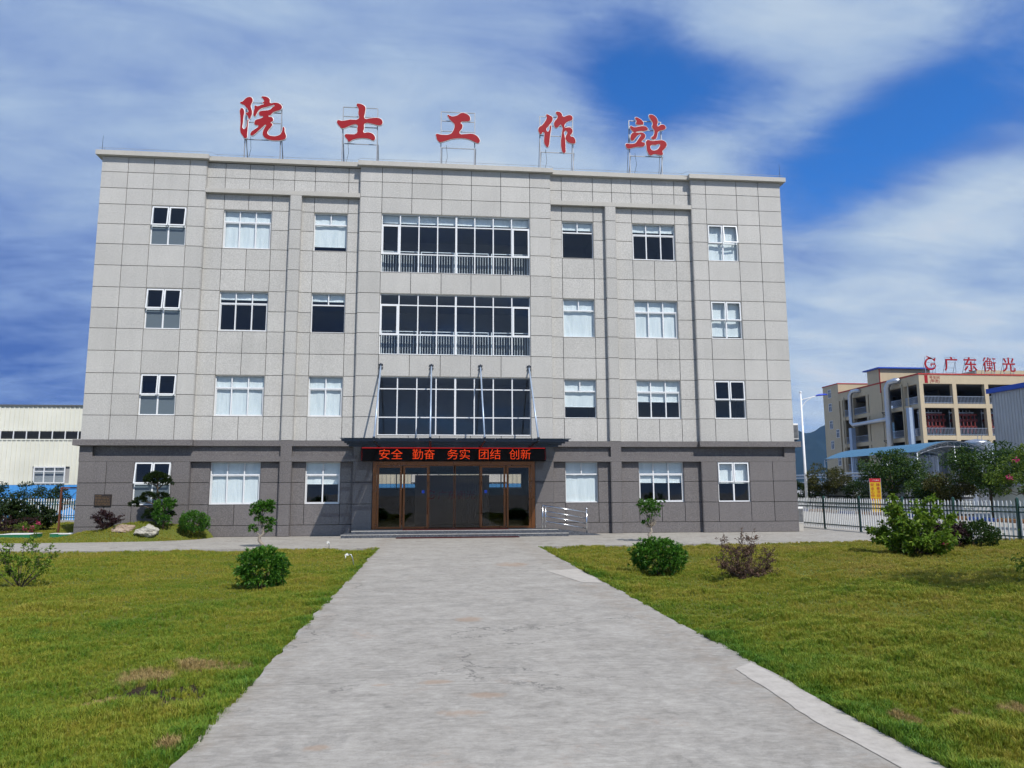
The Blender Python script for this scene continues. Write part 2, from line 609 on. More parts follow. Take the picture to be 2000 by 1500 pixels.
# centre bay
CC = [CX + v for v in (-4.19, -3.26, -1.96, -0.65, 0.65, 1.96, 3.26, 4.19)]
RIB = [(CX - 3.26, CX + 3.26, 11.17, 13.83), (CX - 3.26, CX + 3.26, 7.56, 10.24), (CX - 3.26, CX + 3.26, 4.12, 6.63)]
column_cells(CC, ROWS[:-2], 0.0, 'granite_light', RIB)
column_cells(CC[:2], [5.77, 4.9, 3.9], 0.0, 'granite_light', [])
column_cells(CC[-2:], [5.77, 4.9, 3.9], 0.0, 'granite_light', [])
column_cells(CC[1:-1], [4.12, 3.9], 0.0, 'granite_light', [])

# panel meshes are shared between panels of one size
PM = {}


def panel_mesh(w, h, mat):
    key = (round(w, 3), round(h, 3), mat)
    if key not in PM:
        b = MB()
        b.cbox(-w / 2 + GAP / 2, w / 2 - GAP / 2, 0, JT, -h / 2 + GAP / 2, h / 2 - GAP / 2, 0.006)
        me = bpy.data.meshes.new('panel')
        me.from_pydata(b.v, [], b.f)
        me.materials.append(MATS[mat])
        PM[key] = me
    return PM[key]


small = {}
for mat, nm in (('granite_light', 'panel'), ('granite_dark', 'dark_panel')):
    ps = sorted([q for q in PANELS if q[5] == mat], key=lambda q: -(q[1] - q[0]) * (q[3] - q[2]))
    for i, (x0, x1, z0, z1, y, _) in enumerate(ps):
        if i < 295:
            me = panel_mesh(x1 - x0, z1 - z0, mat)
            # each slab is set a millimetre or two off true
            o = link(nm, me, mat, bld, ((x0 + x1) / 2 - CX, y + random.uniform(-0.0025, 0.0015), (z0 + z1) / 2))
            o.rotation_euler = (random.uniform(-1, 1) * 0.0012, 0, random.uniform(-1, 1) * 0.0012)
        else:
            small.setdefault(mat, MB()).cbox(x0 + GAP / 2, x1 - GAP / 2, y, y + JT, z0 + GAP / 2, z1 - GAP / 2, 0.006)
for mat, b in small.items():
    tag(b.build('narrow_panel', mat, bld), kind='stuff')

# frieze over the ground floor, with its sunk panels
fz = MB()
fz.box(CX - 15, CX + 15, 0.16, 0.45, 3.03, 3.90)
SL = [(-14.5, -7.15), (-6.70, -4.19), (4.19, 6.70), (7.15, 14.5)]
edges = [-15.0] + [v for q in SL for v in q] + [15.0]
fz.box(CX - 15, CX + 15, 0.0, 0.16, 3.03, 3.235)
fz.box(CX - 10.9, CX + 10.9, 0.0, 0.16, 3.665, 3.90)
for a, b in zip(edges[0::2], edges[1::2]):
    fz.box(CX + a, CX + b, 0.0, 0.16, 3.235, 3.665)
fz.build('frieze', 'granite_dark', bld)
lip = MB()
for q in SL:
    lip.box(CX + q[0] + 0.002, CX + q[1] - 0.002, 0.10, 0.158, 3.236, 3.262)
lip.build('frieze_lip', 'granite_dark', bld)
for s in (-1, 1):
    a, b = (10.6, 15.2) if s > 0 else (-15.2, -10.6)
    MB().box(CX + a, CX + b, -0.2, 0.155, 3.668, 3.905).box(CX + (14.998 if s > 0 else -15.2), CX + (15.2 if s > 0 else -14.998), 0.155, 12.2, 3.668, 3.905).build('string_course', 'granite_dark', bld)
# light beam that frames each recessed bay
for s in (-1, 1):
    a, b = (4.19, 10.72) if s > 0 else (-10.72, -4.19)
    box('beam', 'stone_trim', bld, CX + a, CX + b, 0.0, 0.45, 14.51, 14.70)
# cornice, stepping with the bays
co = MB()
for a, b, y in ((-15.2, -10.6, -0.2), (-10.6, -4.3, 0.0), (-4.3, 4.3, -0.2), (4.3, 10.6, 0.0), (10.6, 15.2, -0.2)):
    co.box(CX + a, CX + b, y, 0.55, 15.93, 16.13)
for s in (-1, 1):
    a, b = (14.9, 15.2) if s > 0 else (-15.2, -14.9)
    co.box(CX + a, CX + b, 0.55, 12.2, 15.93, 16.13)
co.build('cornice', 'stone_trim', bld)

# body: side walls, rear wall with openings, slabs, partitions
for s in (-1, 1):
    for j in range(len(ROWS) - 1):
        pass
    a, b = (14.72, 14.985) if s > 0 else (-14.985, -14.72)
    wall.box(CX + a, CX + b, 0.28, 12.0, 0.0, 15.93)
wall.box(CX - 14.7, CX + 14.7, 11.75, 12.0, 2.8, 15.93)
wall.box(CX - 14.7, CX - 4.2, 11.75, 12.0, 0.0, 2.8)
wall.box(CX + 4.2, CX + 14.7, 11.75, 12.0, 0.0, 2.8)
wall.box(CX - 4.2, CX + 4.2, 11.75, 12.0, 0.0, 1.95)
wall.box(CX - 10.72, CX - 4.19, REC + 0.0, 0.5, 15.9, 16.0)
wall.build('wall', 'joint', bld)
side = MB()
for s in (-1, 1):
    xs = CX + s * 15.0
    for j in range(len(ROWS) - 1):
        for k in range(7):
            y0, y1 = 0.04 + k * 1.7, 0.04 + (k + 1) * 1.7
            side.box(min(xs, xs - s * 0.014), max(xs, xs - s * 0.014), y0 + GAP / 2, y1 - GAP / 2, ROWS[j + 1] + GAP / 2, ROWS[j] - GAP / 2)
side.build('side_cladding', 'granite_light', bld)
sd = MB()
for s in (-1, 1):
    xs = CX + s * 15.0
    sd.box(min(xs, xs - s * 0.014), max(xs, xs - s * 0.014), 0.04, 12.0, 0.0, 3.66)
sd.build('side_plinth', 'granite_dark', bld)
slab = MB()
for z in (3.45, 7.05, 10.7, 14.4):
    slab.box(CX - 14.7, CX + 14.7, 0.5, 11.7, z, z + 0.2)
slab.box(CX - 14.7, CX + 14.7, 0.3, 11.7, 0.0, 0.27)
slab.build('floor_slab', 'interior', bld)
box('roof', 'joint', bld, CX - 14.7, CX + 14.7, 0.45, 11.9, 15.4, 15.6)
part = MB()
for z0, z1 in ((3.65, 7.05), (7.25, 10.7), (10.9, 14.4)):
    part.box(CX - 14.7, CX + 14.7, 5.5, 5.6, z0, z1)
    for xx in (-10.75, -6.95, -4.3, 4.3, 6.95, 10.75):
        part.box(CX + xx - 0.05, CX + xx + 0.05, 0.5, 5.5, z0, z1)
for xx in (-10.75, -6.95, -4.6, 4.6, 6.95, 10.75):
    part.box(CX + xx - 0.05, CX + xx + 0.05, 0.5, 11.7, 0.27, 3.45)
part.build('partition', 'interior', bld)

# ------------------------------------------------------------------ windows
def frame_bars(b, x0, x1, z0, z1, y0, y1, w):
    b.box(x0, x1, y0, y1, z0, z0 + w)
    b.box(x0, x1, y0, y1, z1 - w, z1)
    b.box(x0, x0 + w, y0, y1, z0 + w, z1 - w)
    b.box(x1 - w, x1, y0, y1, z0 + w, z1 - w)


def pane(parent, x0, x1, z0, z1, y, mat='glass'):
    b = MB()
    b.box(x0, x1, y, y + 0.006, z0, z1)
    return b.build('pane', mat, parent)


def reveal(parent, x0, x1, z0, z1, y0, y1, mat):
    b = MB()
    t = 0.012
    b.box(x0, x0 + t, y0, y1, z0, z1)
    b.box(x1 - t, x1, y0, y1, z0, z1)
    b.box(x0 + t, x1 - t, y0, y1, z1 - t, z1)
    b.box(x0 + t, x1 - t, y0 - 0.015, y1, z0, z0 + t)
    return b.build('reveal', mat, parent)


def blind(parent, x0, x1, ztop, zbot, y):
    nx = 10
    b = MB()
    pts, fcs = [], []
    ph = random.uniform(0, 6)
    for i in range(nx + 1):
        u = i / nx
        x = x0 + (x1 - x0) * u
        for k in range(5):
            v = k / 4
            yy = y + 0.012 * math.sin(ph + 7 * u + 2.2 * v) * v + 0.008 * math.sin(19 * u + ph * 2 - 3 * v)
            pts.append((x, yy, ztop + (zbot - ztop) * v))
    for i in range(nx):
        for k in range(4):
            a = i * 5 + k
            fcs.append((a, a + 1, a + 6, a + 5))
    b.poly(pts, fcs)
    if zbot < ztop - 0.1:
        b.box(x0, x1, y - 0.02, y + 0.02, zbot - 0.03, zbot)
    o = b.build('blind', 'blind', parent, True)
    return o


def grid_window(x0, x1, z0, z1, yp, n, cover, dark, lower_split=True):
    """transom window with n lights over n (or one) lower sashes, in a wall plane yp"""
    y = yp + 0.09
    w = MB()
    t = z1 - 0.53
    frame_bars(w, x0 + 0.012, x1 - 0.012, z0 + 0.012, z1 - 0.012, y, y + 0.07, 0.036)
    w.box(x0 + 0.046, x1 - 0.046, y - 0.008, y + 0.07, t - 0.026, t + 0.026)
    dx = (x1 - x0) / n
    for i in range(1, n):
        w.box(x0 + i * dx - 0.022, x0 + i * dx + 0.022, y + 0.002, y + 0.066, t + 0.03, z1 - 0.055)
        if lower_split:
            w.box(x0 + i * dx - 0.024, x0 + i * dx + 0.024, y - 0.004, y + 0.066, z0 + 0.055, t - 0.03)
    if lower_split:   # sliding sash frame standing a little proud
        frame_bars(w, x0 + 0.057, x1 - 0.057, z0 + 0.057, t - 0.03, y + 0.004, y + 0.05, 0.028)
    o = w.build('window', 'white_alu', bld)
    reveal(o, x0, x1, z0, z1, yp + 0.002, yp + 0.3, dark)
    for i in range(n):
        pane(o, x0 + i * dx + 0.03, x0 + (i + 1) * dx - 0.03, t + 0.03, z1 - 0.06, y + 0.03)
        if lower_split:
            pane(o, x0 + i * dx + 0.035, x0 + (i + 1) * dx - 0.035, z0 + 0.09, t - 0.06, y + 0.03)
    if not lower_split:
        pane(o, x0 + 0.06, x1 - 0.06, z0 + 0.06, t - 0.03, y + 0.03)
    if cover > 0:
        blind(o, x0 + 0.03, x1 - 0.03, z1 - 0.05, z1 - 0.05 - cover * (z1 - z0 - 0.1), y + 0.11)
    return o


def awning_window(x0, x1, z0, z1, yp, cover, frost, dark, tilt=(6, 6)):
    """two lights over two; the upper pair are top-hung vents pushed open"""
    y = yp + 0.06
    w = MB()
    zm = (z0 + z1) / 2 - 0.02
    xm = (x0 + x1) / 2
    frame_bars(w, x0 + 0.012, x1 - 0.012, z0 + 0.012, z1 - 0.012, y, y + 0.07, 0.045)
    w.box(x0 + 0.05, x1 - 0.05, y - 0.004, y + 0.07, zm - 0.03, zm + 0.03)
    w.box(xm - 0.03, xm + 0.03, y - 0.002, y + 0.068, z0 + 0.055, zm - 0.03)
    w.box(xm - 0.03, xm + 0.03, y - 0.002, y + 0.068, zm + 0.03, z1 - 0.055)
    o = w.build('window', 'white_alu', bld)
    reveal(o, x0, x1, z0, z1, yp + 0.002, yp + 0.3, dark)
    for i, (a, b) in enumerate(((x0 + 0.05, xm - 0.02), (xm + 0.02, x1 - 0.05))):
        pane(o, a, b, z0 + 0.06, zm - 0.03, y + 0.03, 'frosted' if frost else 'glass')
        # vent sash hinged at its top edge
        h = z1 - 0.045 - (zm + 0.0)
        sb = MB()
        frame_bars(sb, a - 0.005, b + 0.005, -h, 0, -0.035, 0.0, 0.05)
        sa = sb.build('vent_sash', 'white_alu', None)
        pn = MB().box(a + 0.04, b - 0.04, -0.02, -0.014, -h + 0.045, -0.045).build('pane', 'glass', None)
        for q in (sa, pn):
            q.data.transform(Matrix.Translation((-CX, y - 0.006, z1 - 0.045)) @ Matrix.Rotation(R(-tilt[i]), 4, 'X'))
            q.parent = o
    if cover > 0:
        blind(o, x0 + 0.03, x1 - 0.03, z1 - 0.05, z1 - 0.05 - cover * (z1 - z0 - 0.1), y + 0.17)
    return o


F4 = FLOORS + [(3.03, 1.29)]
LE_ = [(0, 1, (7, 7)), (0, 1, (7, 7)), (0, 1, (5, 6)), (0, 1, (9, 9))]
L3 = [1.0, 0.17, 1.0, 1.0]
L2 = [(0.87, False), (0.17, False), (1.0, True), (0.52, True)]
R2_ = [(0.19, False), (1.0, False), (0.70, False), (0.99, False)]
R3 = [0.19, 1.0, 0.55, 0.51]
RE_ = [(1.0, 0, (1, 9)), (0.93, 0, (2, 2)), (0, 0, (2, 2)), (0.53, 0, (2, 2))]
for k, (zt, zb) in enumerate(F4):
    dk = 'granite_dark' if k == 3 else 'stone_trim'
    awning_window(CX - 12.87, CX - 11.41, zb, zt, 0.0, LE_[k][0], LE_[k][1], dk, LE_[k][2])
    grid_window(CX - 9.97, CX - 7.95, zb, zt, REC, 3, L3[k], dk)
    grid_window(CX - 6.17, CX - 4.73, zb, zt, REC, 2, L2[k][0], dk, L2[k][1])
    grid_window(CX + 4.73, CX + 6.17, zb, zt, REC, 2, R2_[k][0], dk, R2_[k][1])
    grid_window(CX + 7.95, CX + 9.97, zb, zt, REC, 3, R3[k], dk)
    awning_window(CX + 11.41, CX + 12.87, zb, zt, 0.0, RE_[k][0], RE_[k][1], dk, RE_[k][2])


def ribbon(x0, x1, z0, z1, zt, zr, cover, rail, casement):
    y = 0.07
    n = 8
    dx = (x1 - x0) / n
    w = MB()
    frame_bars(w, x0 + 0.012, x1 - 0.012, z0 + 0.012, z1 - 0.012, y, y + 0.08, 0.035)
    for z in (zt, zr):
        w.box(x0 + 0.045, x1 - 0.045, y - 0.006, y + 0.078, z - 0.022, z + 0.022)
    for i in range(1, n):
        h = 0.04 if i == 4 else 0.024
        for a, b in ((z0 + 0.045, zr - 0.022), (zr + 0.022, zt - 0.022), (zt + 0.022, z1 - 0.045)):
            w.box(x0 + i * dx - h, x0 + i * dx + h, y - 0.01, y + 0.076, a, b)
    if casement:
        for i in (0, 7):
            frame_bars(w, x0 + i * dx + 0.01, x0 + (i + 1) * dx - 0.01, zr - 0.03, zt + 0.03, y - 0.035, y - 0.011, 0.085)
    o = w.build('ribbon_window', 'white_alu', bld)
    reveal(o, x0, x1, z0, z1, 0.002, 0.3, 'stone_trim')
    for i in range(n):
        for a, b in ((z0 + 0.04, zr - 0.02), (zr + 0.02, zt - 0.02), (zt + 0.02, z1 - 0.04)):
            pane(o, x0 + i * dx + 0.025, x0 + (i + 1) * dx - 0.025, a, b, y + 0.03)
    if cover:
        blind(o, x0 + 0.04, x1 - 0.04, z1 - 0.04, z1 - 0.04 - cover, 0.24)
    if rail:
        rb = MB()
        zt_ = zr + 0.22
        for a, b in ((x0 + 0.06, x0 + 1.62), (x0 + 1.72, x0 + 3.2), (x0 + 3.3, x0 + 4.72), (x0 + 4.82, x1 - 0.06)):
            for z in (zt_, zr + 0.10, z0 + 0.1):
                rb.box(a, b, 0.40, 0.43, z - 0.016, z + 0.016)
            rb.box(a, a + 0.04, 0.39, 0.44, z0 + 0.02, zt_)
            rb.box(b - 0.04, b, 0.39, 0.44, z0 + 0.02, zt_)
            k = a + 0.12
            while k < b - 0.06:
                rb.box(k - 0.009, k + 0.009, 0.407, 0.423, z0 + 0.1, zr + 0.10)
                k += 0.115
        rb.build('railing', 'white_alu', bld)
    return o


x0, x1 = CX - 3.26, CX + 3.26
ribbon(x0, x1, 11.17, 13.83, 13.30, 12.02, 0.32, True, True)
ribbon(x0, x1, 7.56, 10.24, 9.74, 8.44, 0, True, True)
ribbon(x0, x1, 4.12, 6.63, 6.10, 4.89, 0, False, False)

# ------------------------------------------------------------------ entrance
ent = MB()
DX = [-3.37, -3.22, -2.17, -1.05, 1.07, 2.17, 3.24, 3.39]
zt, zb = 3.03, 0.25
ent.box(CX - 3.38, CX - 3.22, -0.06, 0.16, zb, zt)
ent.box(CX + 3.22, CX + 3.38, -0.06, 0.16, zb, zt)
ent.box(CX - 3.22, CX + 3.22, -0.058, 0.158, 2.87, zt)
ent.build('door_frame', 'bronze', bld)
for a, b, hx in ((-3.22, -2.17, 1), (-2.15, -1.06, 1), (1.06, 2.15, -1), (2.17, 3.22, -1)):
    d = MB()
    x0, x1 = CX + a + 0.01, CX + b - 0.01
    frame_bars(d, x0, x1, 0.27, 2.86, -0.03, 0.05, 0.085)
    d.box(x0 + 0.0, x1 - 0.0, -0.036, -0.031, 0.27, 0.35)
    o = d.build('door', 'bronze', bld)
    pane(o, x0 + 0.07, x1 - 0.07, 0.34, 2.79, 0.0, 'door_glass')
    hb = MB()
    xh = x1 - 0.05 if hx > 0 else x0 + 0.05
    if abs(a) < 2.16:
        hb.tube([(xh, -0.09, 0.85), (xh, -0.09, 2.2)], 0.016)
        hb.tube([(xh, -0.09, 0.95), (xh, -0.03, 0.95)], 0.01)
        hb.tube([(xh, -0.09, 2.1), (xh, -0.03, 2.1)], 0.01)
        hb.build('handle', 'bronze', o, True)
        MB().box(CX + (a + b) / 2 + hx * 0.30 - 0.055, CX + (a + b) / 2 + hx * 0.30 + 0.055, -0.004, -0.001, 1.72, 1.84).build('push_sign', 'blue_sticker', o)
for a, b in ((-1.06, -0.02), (0.02, 1.06)):
    d = MB()
    frame_bars(d, CX + a, CX + b, 0.27, 2.87, 0.07, 0.10, 0.022)
    o = d.build('sliding_door', 'bronze', bld)
    pane(o, CX + a + 0.02, CX + b - 0.02, 0.29, 2.85, 0.08, 'door_glass')
# lobby: slatted screen wall with the company name, glazed rear
MB().box(CX - 4.5, CX + 4.5, 0.2, 11.7, 0.272, 0.29).build('lobby_floor', 'interior_floor', bld)
scr = MB()
scr.box(CX - 1.75, CX + 1.75, 4.1, 4.2, 0.29, 2.55)
k = -1.7
while k < 1.7:
    scr.box(CX + k, CX + k + 0.07, 4.0, 4.1, 0.29, 2.5)
    k += 0.11
sc_o = scr.build('lobby_screen', 'slat_white', bld)
text('lobby_lettering', 'sign_red', sc_o, '广东衡光', CX + 0.2, 3.98, 1.62, 0.4, 0.012, fit_w=1.75)


def ring_logo(cx, y, cz, r, rot=None):
    """red ring mark with a gap, an inner bar and a horn-like flick on top"""
    b = MB()
    n = 30
    pts, fcs = [], []
    for i in range(n + 1):
        a = R(50) + R(300) * i / n
        w = 0.30 * r * (0.55 + 0.45 * math.sin(math.pi * i / n))
        for rr, yy in ((r - w, y), (r, y), (r, y + 0.02), (r - w, y + 0.02)):
            pts.append((cx + rr * math.cos(a), yy, cz + rr * math.sin(a)))
    for i in range(n):
        for k in range(4):
            a = i * 4 + k
            c = i * 4 + (k + 1) % 4
            fcs.append((a, a + 4, c + 4, c))
    fcs += [(0, 1, 2, 3), tuple(n * 4 + k for k in (3, 2, 1, 0))]
    b.poly(pts, fcs)
    b.box(cx + 0.02 * r, cx + 0.85 * r, y - 0.001, y + 0.019, cz - 0.12 * r, cz + 0.10 * r)
    b.box(cx + 0.02 * r, cx + 0.22 * r, y - 0.001, y + 0.019, cz - 0.40 * r, cz - 0.12 * r)
    b.poly([(cx - 0.75 * r, y, cz + 1.35 * r), (cx - 0.2 * r, y, cz + 0.85 * r), (cx + 0.6 * r, y, cz + 0.75 * r), (cx + 0.1 * r, y, cz + 1.05 * r)], [(0, 1, 2, 3)])
    b.poly([(cx + 0.45 * r, y, cz + 0.8 * r), (cx + 0.95 * r, y, cz + 1.0 * r), (cx + 0.85 * r, y, cz + 0.45 * r), (cx + 0.55 * r, y, cz + 0.5 * r)], [(0, 1, 2, 3)])
    return b


ring_logo(CX - 1.0, 3.98, 1.62, 0.2).build('lobby_logo', 'sign_red', sc_o)
rw = MB()
for i in range(8):
    xx = CX - 4.2 + i * 1.2
    rw.box(xx - 0.03, xx + 0.03, 11.8, 11.88, 1.95, 2.8)
rw.box(CX - 4.2, CX + 4.2, 11.8, 11.88, 1.952, 2.0)
rw.box(CX - 4.2, CX + 4.2, 11.8, 11.88, 2.75, 2.8)
rw.build('rear_glazing', 'white_alu', bld)

# steps, mat, ramp
st = MB()
st.box(CX - 4.45, CX + 4.55, -1.45, -0.002, 0.0, 0.125)
st.box(CX - 4.08, CX + 4.19, -1.1, -0.004, 0.1255, 0.25)
st.build('step', 'step_granite', bld)
nos = MB()
nos.box(CX - 4.46, CX + 4.56, -1.46, -1.38, 0.108, 0.1285)
nos.box(CX - 4.09, CX + 4.2, -1.11, -1.03, 0.232, 0.2535)
nos.build('nosing', 'granite_light', bld)
rp = MB()
rp.poly([(CX + 4.19, -1.08, 0.0), (CX + 6.0, -1.08, 0.0), (CX + 6.0, -0.01, 0.0), (CX + 4.19, -0.01, 0.0), (CX + 4.19, -1.08, 0.245), (CX + 4.19, -0.01, 0.245)],
        [(0, 1, 4), (2, 3, 5), (1, 2, 5, 4), (0, 4, 5, 3), (0, 3, 2, 1)])
rp.build('ramp', 'step_granite', bld)
dm = tag(box('door_mat', 'mat_red', None, CX - 2.1, CX + 2.2, -0.95, -0.2, 0.2545, 0.266), 'dark red mat on the landing in front of the glass doors', 'mat')
dm2 = tag(box('door_mat', 'mat_red', None, CX - 2.3, CX + 2.5, -2.05, -1.5, 0.006, 0.018), 'dark red mat lying at the foot of the granite steps', 'mat')

hr = thing('handrail', 'stainless steel handrail with four sloping bars beside the entrance ramp', 'handrail', (CX + 4.4, -1.0, 0))
pz = MB().tube([(CX + 3.56, -1.0, 0.25), (CX + 3.56, -1.0, 1.24)], 0.034).tube([(CX + 3.68, -1.0, 0.25), (CX + 3.68, -1.0, 1.2)], 0.03)
pz.build('post', 'steel', hr, True)
pz = MB().tube([(CX + 5.38, -1.0, 0.0), (CX + 5.38, -1.0, 1.02)], 0.036, 12).lathe((CX + 5.38, -1.0, 1.02), [(0.02, 0), (0.045, 0.02), (0.05, 0.05), (0.03, 0.085), (0.005, 0.09)], 10)
pz.build('post', 'steel', hr, True)
for i, (za, zc) in enumerate(((1.21, 0.90), (0.98, 0.67), (0.78, 0.47), (0.57, 0.27))):
    MB().tube([(CX + 3.56 if i == 0 else CX + 3.68, -1.0, za), (CX + (5.46 if i == 0 else 5.38), -1.0, zc)], 0.036 if i == 0 else 0.028, 10).build('rail', 'steel', hr, True)

# glass canopy hung on four rods
cn = thing('entrance_canopy', 'dark glass entrance canopy hung on four steel rods above the doors', 'canopy', (CX, 0, 3.7))
DY = -2.95
for i in range(6):
    a, b = CX - 4.42 + i * 1.475, CX - 4.42 + (i + 1) * 1.475
    MB().poly([(a + 0.01, DY, 3.80), (b - 0.01, DY, 3.80), (b - 0.01, -0.03, 3.72), (a + 0.01, -0.03, 3.72), (a + 0.01, DY, 3.812), (b - 0.01, DY, 3.812), (b - 0.01, -0.03, 3.732), (a + 0.01, -0.03, 3.732)],
              [(0, 1, 2, 3), (7, 6, 5, 4), (0, 4, 5, 1), (1, 5, 6, 2), (2, 6, 7, 3), (3, 7, 4, 0)]).build('glass_panel', 'canopy_glass', cn)
for xx in (-3.15, -1.02, 1.07, 3.17):
    b = MB()
    x = CX + xx
    b.poly([(x - 0.035, -0.02, 3.61), (x + 0.035, -0.02, 3.61), (x + 0.035, -0.02, 3.70), (x - 0.035, -0.02, 3.70),
            (x - 0.035, DY + 0.05, 3.71), (x + 0.035, DY + 0.05, 3.71), (x + 0.035, DY + 0.05, 3.785), (x - 0.035, DY + 0.05, 3.785)],
           [(0, 1, 2, 3), (7, 6, 5, 4), (0, 4, 5, 1), (1, 5, 6, 2), (2, 6, 7, 3), (3, 7, 4, 0)])
    b.build('beam', 'dark_steel', cn)
    rb = MB().tube([(x, -0.06, 7.05), (x, DY + 0.15, 3.80)], 0.034, 10)
    rb.build('tie_rod', 'rod_blue', cn, True)
    br = MB()
    for dz in (-0.07, 0.07):
        br.box(x - 0.09, x + 0.09, -0.05, -0.001, 7.05 + dz - 0.025, 7.05 + dz + 0.025)
    br.box(x - 0.03, x + 0.03, -0.09, -0.002, 6.93, 7.17)
    br.box(x - 0.05, x + 0.05, DY + 0.1, DY + 0.22, 3.815, 3.87)
    br.build('bracket', 'dark_steel', cn)
for i in range(4):
    yy = -0.35 - i * 0.82
    z = 3.715 + 0.0267 * (-yy) - 0.05
    MB().box(CX - 4.35, CX + 4.35, yy - 0.03, yy + 0.03, z - 0.045, z + 0.035).build('purlin', 'dark_steel', cn)

# LED message board
lb = thing('message_board', 'black LED message board with glowing orange-red characters above the doors', 'sign', (CX, 0, 3.05))
MB().cbox(CX - 3.86, CX + 3.83, -0.30, -0.002, 3.05, 3.60, 0.02).build('housing', 'black_box', lb)
MB().box(CX - 3.82, CX + 3.79, -0.306, -0.3005, 3.573, 3.588).build('light_line', 'led_line', lb)
dots = MB()
for i in range(12):
    for sx_ in (-3.83, 3.79):
        dots.box(CX + sx_, CX + sx_ + 0.008, -0.304, -0.3005, 3.08 + i * 0.04, 3.09 + i * 0.04)
dots.build('light_dot', 'led_line', lb)
words = [('安全', -3.12, -2.16), ('勤奋', -1.76, -0.84), ('务实', -0.32, 0.62), ('团结', 1.0, 1.90), ('创新', 2.28, 3.18)]
for wd, a, b in words:
    o = text('lettering', 'led_red', lb, wd, CX + (a + b) / 2, -0.306, 3.325, 0.45, 0.003, fit_w=b - a, fit_h=0.42, offset=-0.004)

# brass-lettered plaque, wire along the parapet, lightning rods
pq = thing('wall_plaque', 'small dark wall plaque with rows of tiny lettering left of the bonsai', 'plaque', (-14.95, 0, 1.3))
MB().cbox(-15.28, -14.63, -0.045, -0.001, 1.25, 1.73, 0.01).build('plate', 'plaque', pq)
ln = MB()
for i in range(7):
    z = 1.68 - i * 0.06
    x = -15.24
    while x < -14.7:
        w_ = random.uniform(0.03, 0.12)
        if i == 0 and x > -15.0:
            break
        ln.box(x, min(x + w_, -14.67), -0.048, -0.0455, z - 0.014, z + 0.012)
        x += w_ + 0.025
ln.build('engraved_line', 'gold', pq)
lw = thing('lightning_wire', 'thin lightning conductor wire on short posts along the parapet', 'wire', (CX, 0, 16.13))
wp = []
for a, b, y in ((-15.1, -10.5, -0.12), (-10.4, -4.4, 0.08), (-4.2, 4.2, -0.12), (4.4, 10.4, 0.08), (10.5, 15.1, -0.12)):
    wp += [(CX + a, y, 16.25), (CX + b, y, 16.25)]
MB().tube(wp, 0.008, 5).build('conductor', 'galvanised', lw)
pb = MB()
for i in range(27):
    x = CX - 14.9 + i * 1.146
    xa = x - CX
    y = -0.12 if (abs(xa) > 10.45 or abs(xa) < 4.3) else 0.08
    pb.tube([(x, y, 16.12), (x, y, 16.25)], 0.006, 5)
pb.build('holder', 'galvanised', lw)
for s in (-1, 1):
    o = thing('lightning_rod', 'thin lightning rod at the %s corner of the parapet' % ('left' if s < 0 else 'right'), 'lightning rod', (CX + s * 15.05, 0.05, 16.13), 'lightning rods at the parapet corners')
    x = CX + s * 15.05
    MB().tube([(x, 0.05, 16.12), (x, 0.05, 16.9)], [0.012, 0.005], 6).build('rod', 'dark_steel', o)
    MB().tube([(x, 0.05, 16.14), (x - s * 0.12, 0.0, 16.26)], 0.008, 5).build('stay', 'dark_steel', o)

